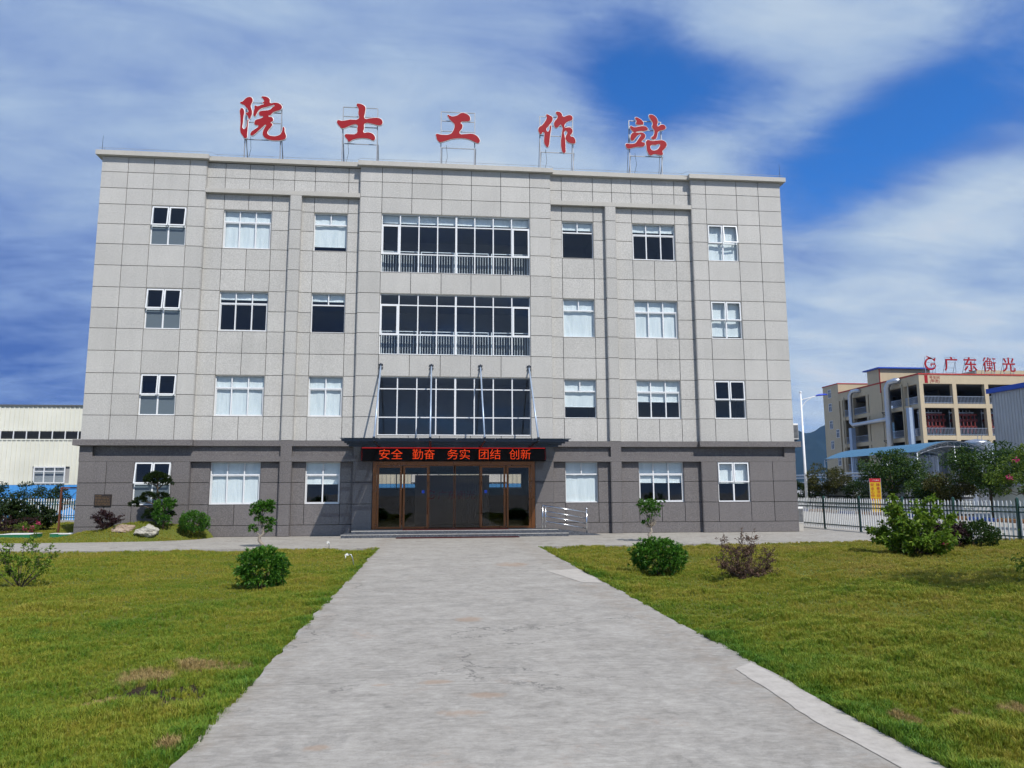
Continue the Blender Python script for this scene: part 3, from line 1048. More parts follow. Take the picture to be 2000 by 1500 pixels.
# ------------------------------------------------------------------ rooftop characters
LETTERS = {
    'yuan': [[(-10.72,19.15),(-10.61,19.21),(-10.48,19.37),(-10.37,19.43),(-10.26,19.43),(-10.19,19.35),(-10.18,19.24),(-10.23,19.10),(-10.25,18.99),(-10.20,18.82),(-10.18,18.66),(-10.22,18.49),(-10.27,18.39),(-10.32,18.42),(-10.36,18.52),(-10.45,18.66),(-10.35,18.71),(-10.36,18.81),(-10.45,18.93),(-10.53,19.03),(-10.64,19.08)], [(-10.69,18.86),(-10.62,18.89),(-10.56,18.84),(-10.52,18.72),(-10.54,18.51),(-10.55,18.22),(-10.52,17.89),(-10.44,17.93),(-10.37,18.19),(-10.33,18.36),(-10.33,18.23),(-10.34,17.94),(-10.35,17.65),(-10.37,17.46),(-10.43,17.46),(-10.53,17.56),(-10.63,17.72),(-10.66,17.84),(-10.66,18.17),(-10.68,18.50)], [(-9.80,19.47),(-9.67,19.50),(-9.51,19.45),(-9.43,19.36),(-9.41,19.20),(-9.22,19.22),(-9.06,19.21),(-8.94,19.14),(-8.88,19.04),(-8.91,18.93),(-9.01,18.86),(-9.16,18.81),(-9.29,18.72),(-9.35,18.63),(-9.46,18.55),(-9.30,18.52),(-9.25,18.43),(-9.26,18.33),(-9.35,18.26),(-9.27,18.20),(-9.30,18.09),(-9.41,17.92),(-9.48,17.77),(-9.42,17.67),(-9.27,17.62),(-9.04,17.64),(-8.89,17.74),(-8.82,17.93),(-8.78,18.08),(-8.72,17.87),(-8.66,17.54),(-8.80,17.46),(-9.03,17.42),(-9.26,17.42),(-9.45,17.46),(-9.61,17.56),(-9.67,17.68),(-9.66,17.85),(-9.59,18.02),(-9.55,18.14),(-9.67,18.05),(-9.81,17.90),(-9.99,17.71),(-10.14,17.60),(-10.20,17.63),(-10.18,17.76),(-10.04,17.89),(-9.88,18.09),(-10.03,18.12),(-10.05,18.26),(-10.00,18.35),(-9.83,18.42),(-9.69,18.53),(-9.84,18.57),(-9.87,18.73),(-9.79,18.79),(-9.55,18.83),(-9.39,18.88),(-9.30,18.99),(-9.21,19.10),(-9.33,19.08),(-9.55,19.00),(-9.78,18.92),(-9.91,18.79),(-9.99,18.62),(-10.05,18.52),(-10.10,18.55),(-10.11,18.74),(-10.08,18.91),(-10.07,19.04),(-9.95,19.01),(-9.79,19.09),(-9.67,19.15),(-9.75,19.18),(-9.68,19.25),(-9.72,19.37)]],
    'shi': [[(-5.56,19.35),(-5.43,19.37),(-5.26,19.31),(-5.17,19.21),(-5.18,18.95),(-5.18,18.66),(-4.97,18.68),(-4.73,18.72),(-4.53,18.71),(-4.41,18.63),(-4.38,18.48),(-4.45,18.38),(-4.60,18.37),(-4.84,18.42),(-5.18,18.42),(-5.20,18.19),(-5.22,17.98),(-5.03,18.00),(-4.83,17.95),(-4.72,17.83),(-4.70,17.69),(-4.78,17.62),(-4.94,17.68),(-5.18,17.71),(-5.49,17.68),(-5.72,17.60),(-5.87,17.51),(-5.94,17.61),(-6.06,17.79),(-6.04,17.85),(-5.85,17.87),(-5.53,17.93),(-5.51,18.17),(-5.51,18.34),(-5.82,18.29),(-6.05,18.17),(-6.20,18.14),(-6.28,18.20),(-6.41,18.51),(-6.21,18.50),(-5.83,18.58),(-5.46,18.64),(-5.48,18.90),(-5.47,19.11)]],
    'gong': [[(-1.42,19.03),(-1.25,18.97),(-1.01,19.01),(-0.85,19.12),(-0.73,19.17),(-0.57,19.14),(-0.42,19.04),(-0.37,18.91),(-0.39,18.80),(-0.56,18.75),(-0.81,18.68),(-0.73,18.57),(-0.74,18.42),(-0.86,18.15),(-0.60,18.13),(-0.32,18.16),(-0.12,18.11),(0.02,17.98),(0.08,17.82),(0.02,17.72),(-0.16,17.76),(-0.36,17.86),(-0.60,17.91),(-0.88,17.91),(-1.20,17.86),(-1.48,17.76),(-1.72,17.68),(-1.80,17.69),(-1.94,17.98),(-1.94,18.06),(-1.72,18.05),(-1.28,18.10),(-1.15,18.27),(-1.09,18.49),(-1.11,18.61),(-1.25,18.74),(-1.39,18.94)]],
    'zuo': [[(3.20,19.29),(3.36,19.25),(3.48,19.17),(3.50,19.04),(3.40,18.86),(3.27,18.68),(3.19,18.57),(3.27,18.43),(3.42,18.77),(3.43,18.67),(3.39,18.40),(3.35,18.10),(3.30,17.75),(3.24,17.66),(3.16,17.72),(3.08,17.91),(3.09,18.17),(3.06,18.41),(2.92,18.29),(2.84,18.38),(2.82,18.57),(2.87,18.65),(2.98,18.73),(3.15,18.96),(3.22,19.13)], [(3.65,19.42),(3.78,19.46),(3.92,19.39),(4.00,19.22),(4.19,19.29),(4.38,19.30),(4.45,19.20),(4.43,19.09),(4.23,18.99),(4.08,18.85),(4.08,18.68),(4.27,18.71),(4.41,18.63),(4.44,18.50),(4.37,18.36),(4.33,18.28),(4.47,18.22),(4.56,18.09),(4.54,17.92),(4.42,17.90),(4.21,17.97),(4.11,18.09),(4.10,18.22),(4.18,18.40),(4.17,18.49),(4.08,18.52),(4.08,18.13),(4.09,17.66),(4.06,17.42),(3.98,17.42),(3.90,17.61),(3.88,18.04),(3.89,18.82),(3.81,18.75),(3.64,18.65),(3.56,18.78),(3.59,18.96),(3.71,19.12),(3.73,19.25)]],
    'zhan': [[(7.47,19.35),(7.67,19.31),(7.82,19.19),(7.86,19.03),(7.74,19.00),(7.49,19.04),(7.53,19.17)], [(7.21,18.90),(7.41,18.86),(7.66,18.91),(7.91,18.94),(8.03,18.88),(8.07,18.78),(7.95,18.71),(7.65,18.68),(7.38,18.62),(7.30,18.69)], [(7.33,18.58),(7.60,18.59),(7.80,18.61),(7.92,18.52),(7.93,18.39),(7.81,18.23),(7.75,18.15),(7.89,18.10),(7.89,17.97),(7.78,17.90),(7.53,17.88),(7.28,17.82),(7.08,17.77),(6.99,17.86),(6.98,18.00),(7.19,18.01),(7.44,18.06),(7.54,18.19),(7.64,18.35),(7.72,18.51),(7.60,18.48),(7.44,18.31),(7.32,18.18),(7.22,18.23),(7.21,18.35)], [(8.15,19.51),(8.35,19.52),(8.50,19.40),(8.57,19.20),(8.55,18.96),(8.71,19.05),(8.89,19.03),(8.95,18.90),(8.86,18.81),(8.58,18.70),(8.50,18.44),(8.42,18.31),(8.24,18.32),(8.22,18.38),(8.32,18.46),(8.38,18.75),(8.28,18.92),(8.32,19.11),(8.20,19.33)], [(8.01,18.24),(8.24,18.21),(8.54,18.25),(8.79,18.26),(8.94,18.15),(8.96,18.00),(8.82,17.81),(8.75,17.73),(8.76,17.55),(8.61,17.52),(8.37,17.56),(8.14,17.49),(8.04,17.60),(7.98,17.90)], [(8.18,17.97),(8.22,17.76),(8.48,17.78),(8.59,17.90),(8.63,18.06),(8.43,18.02)]],
}

NAMES = {'yuan': ('leftmost red brushed character on the roof, the one with most strokes', 16.2), 'shi': ('second red roof character from the left, a cross over a short bar', 16.2),
         'gong': ('middle red roof character, shaped like a capital I', 16.2), 'zuo': ('fourth red roof character from the left, two tall leaning pieces', 16.2),
         'zhan': ('rightmost red roof character with a small box at its lower right', 16.2)}


def letter_curve(polys, bead, ext, cx, cz):
    cu = bpy.data.curves.new('c', 'CURVE')
    if bead:      # rounded edge strip that follows the outline
        cu.dimensions = '3D'
        cu.bevel_depth = bead
        cu.bevel_resolution = 1
    else:
        cu.dimensions = '2D'
        cu.fill_mode = 'BOTH'
        cu.extrude = ext
    for pl_ in polys:
        sp_ = cu.splines.new('BEZIER')
        sp_.bezier_points.add(len(pl_) - 1)
        for bp, (x, z) in zip(sp_.bezier_points, pl_):
            bp.co = (x - cx, z - cz, 0)
            bp.handle_left_type = bp.handle_right_type = 'AUTO'
        sp_.use_cyclic_u = True
        sp_.resolution_u = 3
    return curve_mesh(cu)


for key, polys in LETTERS.items():
    a = np.array([q for pl_ in polys for q in pl_])
    x0, z0 = a.min(0)
    x1, z1 = a.max(0)
    cx, cz = (x0 + x1) / 2, (z0 + z1) / 2
    t = thing('roof_character', NAMES[key][0], 'sign character', (cx, 1.0, 15.6), 'red characters on the roof')
    for nm, mt, off, ext, yy in (('edge_strip', 'letter_white', 0.028, 0, 0.957), ('body', 'letter_white', 0, 0.04, 1.0), ('face', 'letter_red', 0, 0.010, 0.935)):
        me = letter_curve(polys, off, ext, cx, cz)
        stand_up(me, 0, yy - 1.0, cz - 15.6)
        link(nm, me, mt, t)
    f = MB()
    fx0, fx1 = cx - 0.78, cx + 0.78
    zf = 19.25
    for x in (fx0, fx1):
        f.box(x - 0.022, x + 0.022, 1.06, 1.10, 15.6, zf)
        f.tube([(x + 0.05, 1.08, 17.5), (x + 0.05, 2.2, 15.6)], 0.02, 6)
        f.tube([(x, 1.08, 18.9), (x, 1.9, 15.6)], 0.014, 6)
    for z in (zf, 18.8, 18.3, 17.48):
        f.box(fx0, fx1, 1.065, 1.098, z - 0.018, z + 0.018)
    f.build('frame', 'frame_steel', t)
    MB().tube([(fx0 + 0.25, 1.05, 17.6), (fx0 + 0.3, 1.0, 17.0), (fx0 + 0.18, 1.1, 16.5), (fx0 + 0.1, 1.3, 15.62)], 0.008, 5).build('cable', 'black_box', t)

# air-conditioner units on the right side wall
for z, lab in ((4.05, 'white air conditioner unit on a bracket above the dark string course, right side wall'), (0.32, 'white air conditioner unit near the ground, right side wall by the fence')):
    a = thing('air_conditioner', lab, 'air conditioner', (14.3, 0.9, z), 'air conditioners on the side wall')
    MB().cbox(14.22, 14.52, 0.6, 1.45, z, z + 0.72, 0.02).build('casing', 'white_plastic', a)
    gr_ = MB()
    for i in range(11):
        gr_.box(14.26, 14.50, 0.585, 0.601, z + 0.06 + i * 0.055, z + 0.09 + i * 0.055)
    gr_.build('grille', 'ac_dark', a)
    fn = MB()
    for i in range(9):
        fn.box(14.52, 14.532, 0.68 + i * 0.08, 0.72 + i * 0.08, z + 0.06, z + 0.66)
    fn.build('side_grille', 'ac_dark', a)
    bk = MB()
    for y in (0.7, 1.3):
        bk.box(14.0, 14.5, y - 0.02, y + 0.02, z - 0.035, z - 0.001)
        bk.tube([(14.02, y, z - 0.35), (14.45, y, z - 0.03)], 0.015, 5)
    if z > 1:
        bk.build('bracket', 'dark_steel', a)
    else:
        MB().box(14.22, 14.5, 0.62, 1.42, 0.0, z - 0.002).build('plinth', 'stone_trim', a)

# ------------------------------------------------------------------ ground surfaces
def fbm(x, y, s, seed=0.0, oct_=4):
    return mnoise.fractal(Vector((x * s + seed, y * s - seed, seed * 0.37)), 0.6, 2.0, oct_)


m, gg = new_mat('concrete')
p = pos(gg)
mpc = gg.n('ShaderNodeMapping', {'Vector': p})
mpc.inputs['Scale'].default_value = (0.75, 1.25, 1)
mpc.inputs['Rotation'].default_value = (0, 0, R(4))
b1 = gg.noise(mpc.outputs[0], 0.9, 7, 0.66, 0.5)
b2 = gg.noise(p, 2.6, 8, 0.72, 0.4)
b3 = gg.noise(p, 85, 4, 0.8)
mpl = gg.n('ShaderNodeMapping', {'Vector': p})
mpl.inputs['Scale'].default_value = (0.28, 26, 1)
mpl.inputs['Rotation'].default_value = (0, 0, R(-1.5))
br_ = gg.noise(mpl.outputs[0], 1.0, 5, 0.75)          # broom-finish lines across the path
b4 = gg.noise(mpc.outputs[0], 11.0, 6, 0.75, 0.3)
cv = gg.math('ADD', gg.math('MULTIPLY', b1, 0.24), gg.math('ADD', gg.math('MULTIPLY', b2, 0.32), gg.math('MULTIPLY', b4, 0.44)))
c = gg.ramp(cv, [(0.34, (0.165, 0.153, 0.136)), (0.45, (0.285, 0.267, 0.238)), (0.53, (0.352, 0.332, 0.298)), (0.65, (0.45, 0.425, 0.382))])
lm = gg.mapr(gg.noise(p, 0.35, 3, 0.5), 0.40, 0.56)
ln_ = gg.math('MULTIPLY', gg.mapr(br_, 0.54, 0.62), gg.math('MULTIPLY', lm, 0.5))
c = gg.mix(ln_, c, (0.16, 0.15, 0.135))
# grime that has settled in ragged patches, and washed-in soil along the margins
gr1 = gg.math('MULTIPLY', gg.mapr(gg.noise(p, 1.5, 8, 0.78, 0.6), 0.54, 0.66), 0.5)
c = gg.mix(gr1, c, (0.17, 0.163, 0.15))
sxp = gg.n('ShaderNodeSeparateXYZ', {0: p}).outputs[0]
mg = gg.math('MINIMUM', gg.math('ABSOLUTE', gg.math('ADD', sxp, 3.6)), gg.math('ABSOLUTE', gg.math('SUBTRACT', sxp, 1.2)))
mgk = gg.math('MULTIPLY', gg.mapr(mg, 0.45, 0.02), gg.mapr(gg.noise(p, 3.2, 6, 0.75), 0.42, 0.62))
c = gg.mix(gg.math('MULTIPLY', mgk, 0.55), c, (0.24, 0.195, 0.15))
c = gg.mix(gg.mapr(b3, 0.56, 0.70, 0, 0.55), c, (0.13, 0.125, 0.115))
c = gg.mix(gg.mapr(b3, 0.42, 0.30, 0, 0.4), c, (0.52, 0.50, 0.46))
vw = gg.vmath('ADD', p, gg.vmath('SCALE', gg.noise(p, 1.6, 5, 0.7, 0.0, 'Color'), None))
vw.node.inputs[1].links[0].from_node.inputs['Scale'].default_value = 0.9
vo = gg.n('ShaderNodeTexVoronoi', {'Vector': vw, 'Scale': 0.33}, feature='DISTANCE_TO_EDGE')
ck = gg.math('MULTIPLY', gg.mapr(vo.outputs['Distance'], 0.006, 0.0015), gg.mapr(gg.noise(p, 0.5, 3, 0.5), 0.5, 0.6))
c = gg.mix(gg.math('MULTIPLY', ck, 0.7), c, (0.09, 0.085, 0.08))
ru = gg.math('MULTIPLY', gg.mapr(gg.noise(p, 1.1, 6, 0.7, 0.8), 0.60, 0.74), gg.mapr(gg.noise(p, 9, 4, 0.7), 0.42, 0.6))
c = gg.mix(gg.math('MULTIPLY', ru, 0.5), c, (0.36, 0.235, 0.16))
for (sx, sy, rx, ry) in ((-1.3, -20.4, .25, .25), (-1.8, -23.9, .2, .10), (-2.34, -23.95, .15, .08), (-1.38, -24.43, .2, .12), (-1.56, -24.93, .26, .13), (-2.64, -25.66, .14, .10), (0.13, -12.6, .5, .7)):
    q = gg.vmath('MULTIPLY', gg.vmath('SUBTRACT', p, (sx, sy, 0.0)), (1 / rx, 1 / ry, 0.0))
    d_ = gg.math('ADD', gg.vmath('LENGTH', q, None, 1), gg.math('MULTIPLY', gg.math('SUBTRACT', b2, 0.5), 2.6))
    c = gg.mix(gg.mapr(d_, 1.0, 0.35, 0, 0.5, True), c, (0.33, 0.225, 0.15))
hh = gg.math('ADD', gg.math('MULTIPLY', br_, 0.6), gg.math('MULTIPLY', b3, 0.5))
finish(m, gg, principled(gg, c, 0.85, 0, 0.25, bump(gg, hh, 0.5, 0.006)))

m, gg = new_mat('new_concrete')
p = pos(gg)
b1 = gg.noise(p, 7.0, 8, 0.75, 0.4)
b3 = gg.noise(p, 50, 3, 0.7)
c = gg.ramp(b1, [(0.3, (0.33, 0.305, 0.272)), (0.5, (0.42, 0.39, 0.35)), (0.7, (0.48, 0.45, 0.405))])
finish(m, gg, principled(gg, c, 0.85, 0, 0.25, bump(gg, b3, 0.35, 0.004)))

m, gg = new_mat('soil')
p = pos(gg)
b1 = gg.noise(p, 1.3, 7, 0.7, 0.4)
b3 = gg.noise(p, 24, 5, 0.75)
mixs = gg.math('ADD', gg.math('MULTIPLY', b1, 0.5), gg.math('MULTIPLY', b3, 0.5))
c = gg.ramp(mixs, [(0.32, (0.062, 0.085, 0.016)), (0.5, (0.115, 0.135, 0.026)), (0.7, (0.17, 0.165, 0.045))])   # thatch
earth = gg.ramp(mixs, [(0.32, (0.018, 0.014, 0.010)), (0.5, (0.040, 0.030, 0.021)), (0.7, (0.075, 0.055, 0.038))])
q = gg.vmath('MULTIPLY', gg.vmath('SUBTRACT', p, (-4.25, -23.85, 0.0)), (1 / 0.85, 1 / 0.6, 0.0))
c = gg.mix(gg.mapr(gg.vmath('LENGTH', q, None, 1), 1.2, 0.8), c, earth)
finish(m, gg, principled(gg, c, 0.95, 0, 0.1, bump(gg, b3, 0.8, 0.03)))

m, gg = new_mat('yard')
p = pos(gg)
b1 = gg.noise(p, 0.25, 7, 0.65, 0.3)
b3 = gg.noise(p, 8, 5, 0.7)
c = gg.ramp(gg.math('ADD', gg.math('MULTIPLY', b1, 0.6), gg.math('MULTIPLY', b3, 0.4)), [(0.32, (0.20, 0.195, 0.185)), (0.5, (0.29, 0.285, 0.275)), (0.7, (0.36, 0.355, 0.34))])
finish(m, gg, principled(gg, c, 0.9, 0, 0.2))

gm = MB().poly([(-3000, -300, -0.4), (3000, -300, -0.4), (3000, 4000, -0.4), (-3000, 4000, -0.4)], [(0, 1, 2, 3)]).build('ground', 'yard')
tag(gm, kind='structure')


def wob_line(a, b, amp=0.03, step=0.12, seed=0.0):
    a, b = Vector(a), Vector(b)
    L = (b - a).length
    n = max(2, int(L / step))
    d = (b - a) / L
    nrm = Vector((-d.y, d.x))
    out = []
    for i in range(n):
        q = a + (b - a) * (i / n)
        k = amp * (fbm(q.x, q.y, 0.9, seed, 3) + 0.5 * fbm(q.x, q.y, 5.0, seed + 3, 2)) * min(1, 4 * min(i, n - i) / n + 0.2)
        out.append(q + nrm * k)
    return out


outline = []
PO = [(-3.6, -33), (-3.6, -6.8), (-7.2, -6.4), (-10.5, -6.6), (-16, -6.3), (-32, -6.0), (-32, -2.5), (-14.5, -2.35), (-12.2, -2.1), (-11.2, -1.5), (-10.7, -0.6), (-10.6, 0.3),
      (14.1, 0.3), (14.1, 9.0), (16.15, 9.0), (16.25, 2.0), (16.4, -3.0), (17.2, -6.9), (12.7, -7.1), (6.0, -6.5), (1.56, -6.75), (1.56, -33)]
for i in range(len(PO) - 1):
    inner = 10 <= i <= 12
    outline += wob_line(PO[i], PO[i + 1], 0.0 if inner else 0.05, 0.5 if inner else 0.1, 2.0 + i)
outline.append(Vector(PO[-1]))
bm = bmesh.new()
vs = [bm.verts.new((q.x, q.y, 0.0)) for q in outline]
f = bm.faces.new(vs)
if f.normal.z < 0:
    f.normal_flip()
lo = [bm.verts.new((q.x + random.uniform(-.01, .01), q.y, -0.12)) for q in outline]
n = len(vs)
for i in range(n):
    j = (i + 1) % n
    bm.faces.new((vs[i], vs[j], lo[j], lo[i]))
bmesh.ops.triangulate(bm, faces=[f])
bmesh.ops.recalc_face_normals(bm, faces=bm.faces)
me = bpy.data.meshes.new('path')
bm.to_mesh(me)
bm.free()
tag(link('path', me, 'concrete'), kind='structure')


def sheet(name, mat, pts, z, amp=0.03, seed=1.0):
    ol = []
    for i in range(len(pts)):
        ol += wob_line(pts[i], pts[(i + 1) % len(pts)], amp, 0.08, seed + i)
    bm = bmesh.new()
    f = bm.faces.new([bm.verts.new((q.x, q.y, z)) for q in ol])
    f.normal_update()
    if f.normal.z < 0:
        f.normal_flip()
    bmesh.ops.triangulate(bm, faces=[f])
    me = bpy.data.meshes.new(name)
    bm.to_mesh(me)
    bm.free()
    return tag(link(name, me, mat), kind='structure')


sheet('concrete_patch', 'new_concrete', [(1.25, -23.75), (1.53, -23.5), (1.53, -29.5), (1.26, -29.5), (1.24, -26.5), (1.19, -25.7), (1.21, -25.0), (1.23, -24.3)], 0.005, 0.018)
sheet('concrete_patch', 'new_concrete', [(0.72, -14.2), (1.52, -13.9), (1.52, -16.6), (1.1, -16.4)], 0.005, 0.05, 5.0)

# ------------------------------------------------------------------ lawns
DEAD = [(-4.68, -23.30, 0.36, 0.34), (-4.3, -22.9, 0.40, 0.26), (-3.75, -25.5, 0.10, 0.12), (-4.78, -24.25, 0.18, 0.12), (3.1, -25.35, 0.22, 0.2), (2.55, -25.3, 0.10, 0.08), (2.02, -25.4, 0.12, 0.1)]
BARE = [(-4.52, -23.9, 0.45, 0.30), (-4.12, -23.8, 0.42, 0.32), (-4.05, -24.2, 0.36, 0.2), (-4.0, -22.85, 0.2, 0.1)]
CAMX, CAMY = -1.85, -31.43


def ell(x, y, lst):
    best = 9.0
    for (a, b, rx, ry) in lst:
        best = min(best, math.hypot((x - a) / rx, (y - b) / ry))
    return best


def lawn(name, x0, x1, y0, y1, step, hfun, lump, mask=None):
    """soil sheet of a lawn with density and length values for its grass"""
    nx, ny = int((x1 - x0) / step) + 1, int((y1 - y0) / step) + 1
    V, D, S = [], [], []
    for j in range(ny):
        for i in range(nx):
            x, y = x0 + (x1 - x0) * i / (nx - 1), y0 + (y1 - y0) * j / (ny - 1)
            l1 = fbm(x, y * 1.15, 1.6, 4.0, 3)
            l2 = fbm(x, y, 0.35, 9.0, 3)
            l3 = fbm(x, y * 1.3, 3.4, 14.0, 2)
            z = -0.045 + hfun(x, y) + lump * (0.046 * l1 + 0.04 * l2 + 0.026 * l3)
            V.append((x, y, z))
            d = math.hypot(x - CAMX, y - CAMY)
            den = 1300 if d < 8.5 else (800 if d < 12 else (430 if d < 18 else 240))
            e = ell(x, y, BARE) + 0.7 * fbm(x, y, 3.0, 1.0, 3)
            den *= min(1.0, max(0.04, (e - 0.5) * 1.6))
            e2 = ell(x, y, DEAD)
            if e2 < 1.3:
                den *= 0.75
            if mask and not mask(x, y):
                den = 0
            D.append(den)
            ed = min(abs(x + 3.6), abs(x - 1.56))
            S.append(max(0.40, 0.72 + 0.42 * l1 + 0.24 * l2) * (1.0 if d < 14 else 1.2) * (1.35 - 0.35 * min(1.0, ed / 0.5)))
    F_ = [(j * nx + i, j * nx + i + 1, (j + 1) * nx + i + 1, (j + 1) * nx + i) for j in range(ny - 1) for i in range(nx - 1)]
    if mask:
        F_ = [f for f in F_ if mask(*V[f[0]][:2]) or mask(*V[f[2]][:2])]
    me = bpy.data.meshes.new(name)
    me.from_pydata(V, [], F_)
    me.polygons.foreach_set('use_smooth', [True] * len(me.polygons))
    for an, vals in (('dens', D), ('hgt', S)):
        at = me.attributes.new(an, 'FLOAT', 'POINT')
        at.data.foreach_set('value', vals)
    o = tag(link(name, me, 'soil'), kind='structure')
    return o


def mound(x, y):
    if x < -16.6 or y > 2:
        return 0.0
    ex = float(np.interp(x, [-14.5, -12.2, -11.2, -10.7, -10.6], [-2.38, -2.12, -1.5, -0.6, 0.3]))
    u = max(0.0, min(1.0, (y - ex) / 1.3))
    f_ = max(0.0, min(1.0, (x + 16.4) / 2.6)) * max(0.0, min(1.0, (-10.3 - x) / 0.9))
    return 0.60 * (u * u * (3 - 2 * u)) * f_ * (1 + 0.12 * math.sin(x * 2.3))


def back_mask(x, y):
    if y > 0.02 and x > -16.02:
        return False
    if x < -14.5:
        return y > -2.42
    # curved edge by the wall
    ex = np.interp(x, [-14.5, -12.2, -11.2, -10.7, -10.6], [-2.38, -2.12, -1.5, -0.6, 0.3])
    return y > ex - 0.12


def edge_rise(x, y):
    return 0.0


lawn_l = lawn('lawn', -23.0, -3.57, -29.0, -6.62, 0.16, edge_rise, 0.7)
lawn_r = lawn('lawn', 1.54, 18.2, -29.0, -6.85, 0.16, lambda x, y: 0.10 * max(0.0, min(1.0, (x - 7) / 6)), 1.5)
lawn_b = lawn('lawn', -31.0, -10.6, -2.5, 17.0, 0.16, mound, 1.0, back_mask)

# grass tufts: a few blade clumps, scattered over the lawns by geometry nodes
m, gg = new_mat('grass')
p = pos(gg)
a1 = gg.noise(p, 0.42, 5, 0.6, 0.4)
a2 = gg.noise(p, 2.3, 5, 0.65, 0.3)
rnd = gg.n('ShaderNodeObjectInfo').outputs['Random']
mixv = gg.math('ADD', gg.math('MULTIPLY', a1, 0.55), gg.math('MULTIPLY', a2, 0.45))
mixv = gg.math('ADD', mixv, gg.math('MULTIPLY', gg.math('SUBTRACT', rnd, 0.5), 0.16))
spx = gg.n('ShaderNodeSeparateXYZ', {0: p})
# the turf by the building and on the right has gone yellower, along the path it is lush
yel = gg.math('MULTIPLY', gg.mapr(spx.outputs[1], -24.0, -10.0), 0.12)
yel = gg.math('ADD', yel, gg.mapr(spx.outputs[0], 0.0, 9.0, 0.0, 0.07))
e1 = gg.math('ABSOLUTE', gg.math('SUBTRACT', spx.outputs[0], -3.6))
e2 = gg.math('ABSOLUTE', gg.math('SUBTRACT', spx.outputs[0], 1.56))
lush = gg.mapr(gg.math('MINIMUM', e1, e2), 0.05, 0.5, 0.11, 0.0)
mixv = gg.math('SUBTRACT', gg.math('ADD', mixv, yel), lush)
c = gg.ramp(mixv, [(0.26, (0.060, 0.165, 0.018)), (0.40, (0.125, 0.225, 0.022)), (0.53, (0.225, 0.27, 0.028)), (0.66, (0.32, 0.30, 0.042)), (0.80, (0.39, 0.31, 0.08))])
br2 = gg.mapr(gg.noise(p, 1.7, 4, 0.6, 0.6), 0.63, 0.74, 0, 0.55)
c = gg.mix(br2, c, (0.21, 0.16, 0.06))
for (sx, sy, rx, ry) in DEAD:
    q = gg.vmath('MULTIPLY', gg.vmath('SUBTRACT', p, (sx, sy, 0.0)), (1 / rx, 1 / ry, 0.0))
    d_ = gg.math('ADD', gg.vmath('LENGTH', q, None, 1), gg.math('MULTIPLY', gg.math('SUBTRACT', a2, 0.5), 2.2))
    c = gg.mix(gg.mapr(d_, 1.1, 0.6, 0, 0.9, True), c, (0.38, 0.27, 0.12))
df = principled(gg, c, 0.55, 0, 0.25)
tl = gg.n('ShaderNodeBsdfTranslucent', {'Color': c})
mx = gg.n('ShaderNodeMixShader', {0: 0.3, 1: df, 2: tl.outputs[0]})
finish(m, gg, mx.outputs[0])

clumps = bpy.data.collections.new('grass_clumps')
for k in range(5):
    b = MB()
    for i in range(13):
        an = random.uniform(0, 2 * math.pi)
        rr = random.uniform(0, 0.022)
        x, y = rr * math.cos(an), rr * math.sin(an)
        lean = random.uniform(0.1, 0.75)
        a2_ = an + random.uniform(-0.9, 0.9)
        h = random.uniform(0.038, 0.075)
        w = random.uniform(0.0022, 0.0038)
        dx, dy = math.cos(a2_), math.sin(a2_)
        px_, py_ = -dy * w, dx * w
        m1 = (x + dx * lean * h * 0.35, y + dy * lean * h * 0.35, h * 0.6)
        tp = (x + dx * lean * h, y + dy * lean * h, h * (1 - 0.25 * lean))
        b.poly([(x - px_, y - py_, -0.015), (x + px_, y + py_, -0.015), (m1[0] + px_ * .8, m1[1] + py_ * .8, m1[2]), (m1[0] - px_ * .8, m1[1] - py_ * .8, m1[2]), tp],
               [(0, 1, 2, 3), (3, 2, 4)])
    me = bpy.data.meshes.new('tuft')
    me.from_pydata(b.v, [], b.f)
    me.materials.append(MATS['grass'])
    o = bpy.data.objects.new('tuft', me)
    clumps.objects.link(o)

ng = bpy.data.node_groups.new('scatter_grass', 'GeometryNodeTree')
ng.interface.new_socket('Geometry', in_out='INPUT', socket_type='NodeSocketGeometry')
ng.interface.new_socket('Geometry', in_out='OUTPUT', socket_type='NodeSocketGeometry')
N = ng.nodes
gi, go = N.new('NodeGroupInput'), N.new('NodeGroupOutput')
ds = N.new('GeometryNodeDistributePointsOnFaces')
na = N.new('GeometryNodeInputNamedAttribute')
na.data_type = 'FLOAT'
na.inputs['Name'].default_value = 'dens'
nh = N.new('GeometryNodeInputNamedAttribute')
nh.data_type = 'FLOAT'
nh.inputs['Name'].default_value = 'hgt'
ci = N.new('GeometryNodeCollectionInfo')
ci.inputs['Collection'].default_value = clumps
ci.inputs['Separate Children'].default_value = True
ci.inputs['Reset Children'].default_value = True
ip = N.new('GeometryNodeInstanceOnPoints')
ip.inputs['Pick Instance'].default_value = True
rv = N.new('FunctionNodeRandomValue')
rv.data_type = 'FLOAT_VECTOR'
rv.inputs[0].default_value = (-0.15, -0.15, 0)
rv.inputs[1].default_value = (0.15, 0.15, 6.283)
rs_ = N.new('FunctionNodeRandomValue')
rs_.data_type = 'FLOAT'
rs_.inputs[2].default_value = 0.75
rs_.inputs[3].default_value = 1.35
mu = N.new('ShaderNodeMath')
mu.operation = 'MULTIPLY'
L_ = ng.links
L_.new(gi.outputs[0], ds.inputs['Mesh'])
L_.new(na.outputs['Attribute'], ds.inputs['Density'])
L_.new(ds.outputs['Points'], ip.inputs['Points'])
L_.new(ci.outputs[0], ip.inputs['Instance'])
L_.new(rv.outputs[0], ip.inputs['Rotation'])
L_.new(rs_.outputs[1], mu.inputs[0])
L_.new(nh.outputs['Attribute'], mu.inputs[1])
L_.new(mu.outputs[0], ip.inputs['Scale'])
L_.new(ip.outputs[0], go.inputs[0])
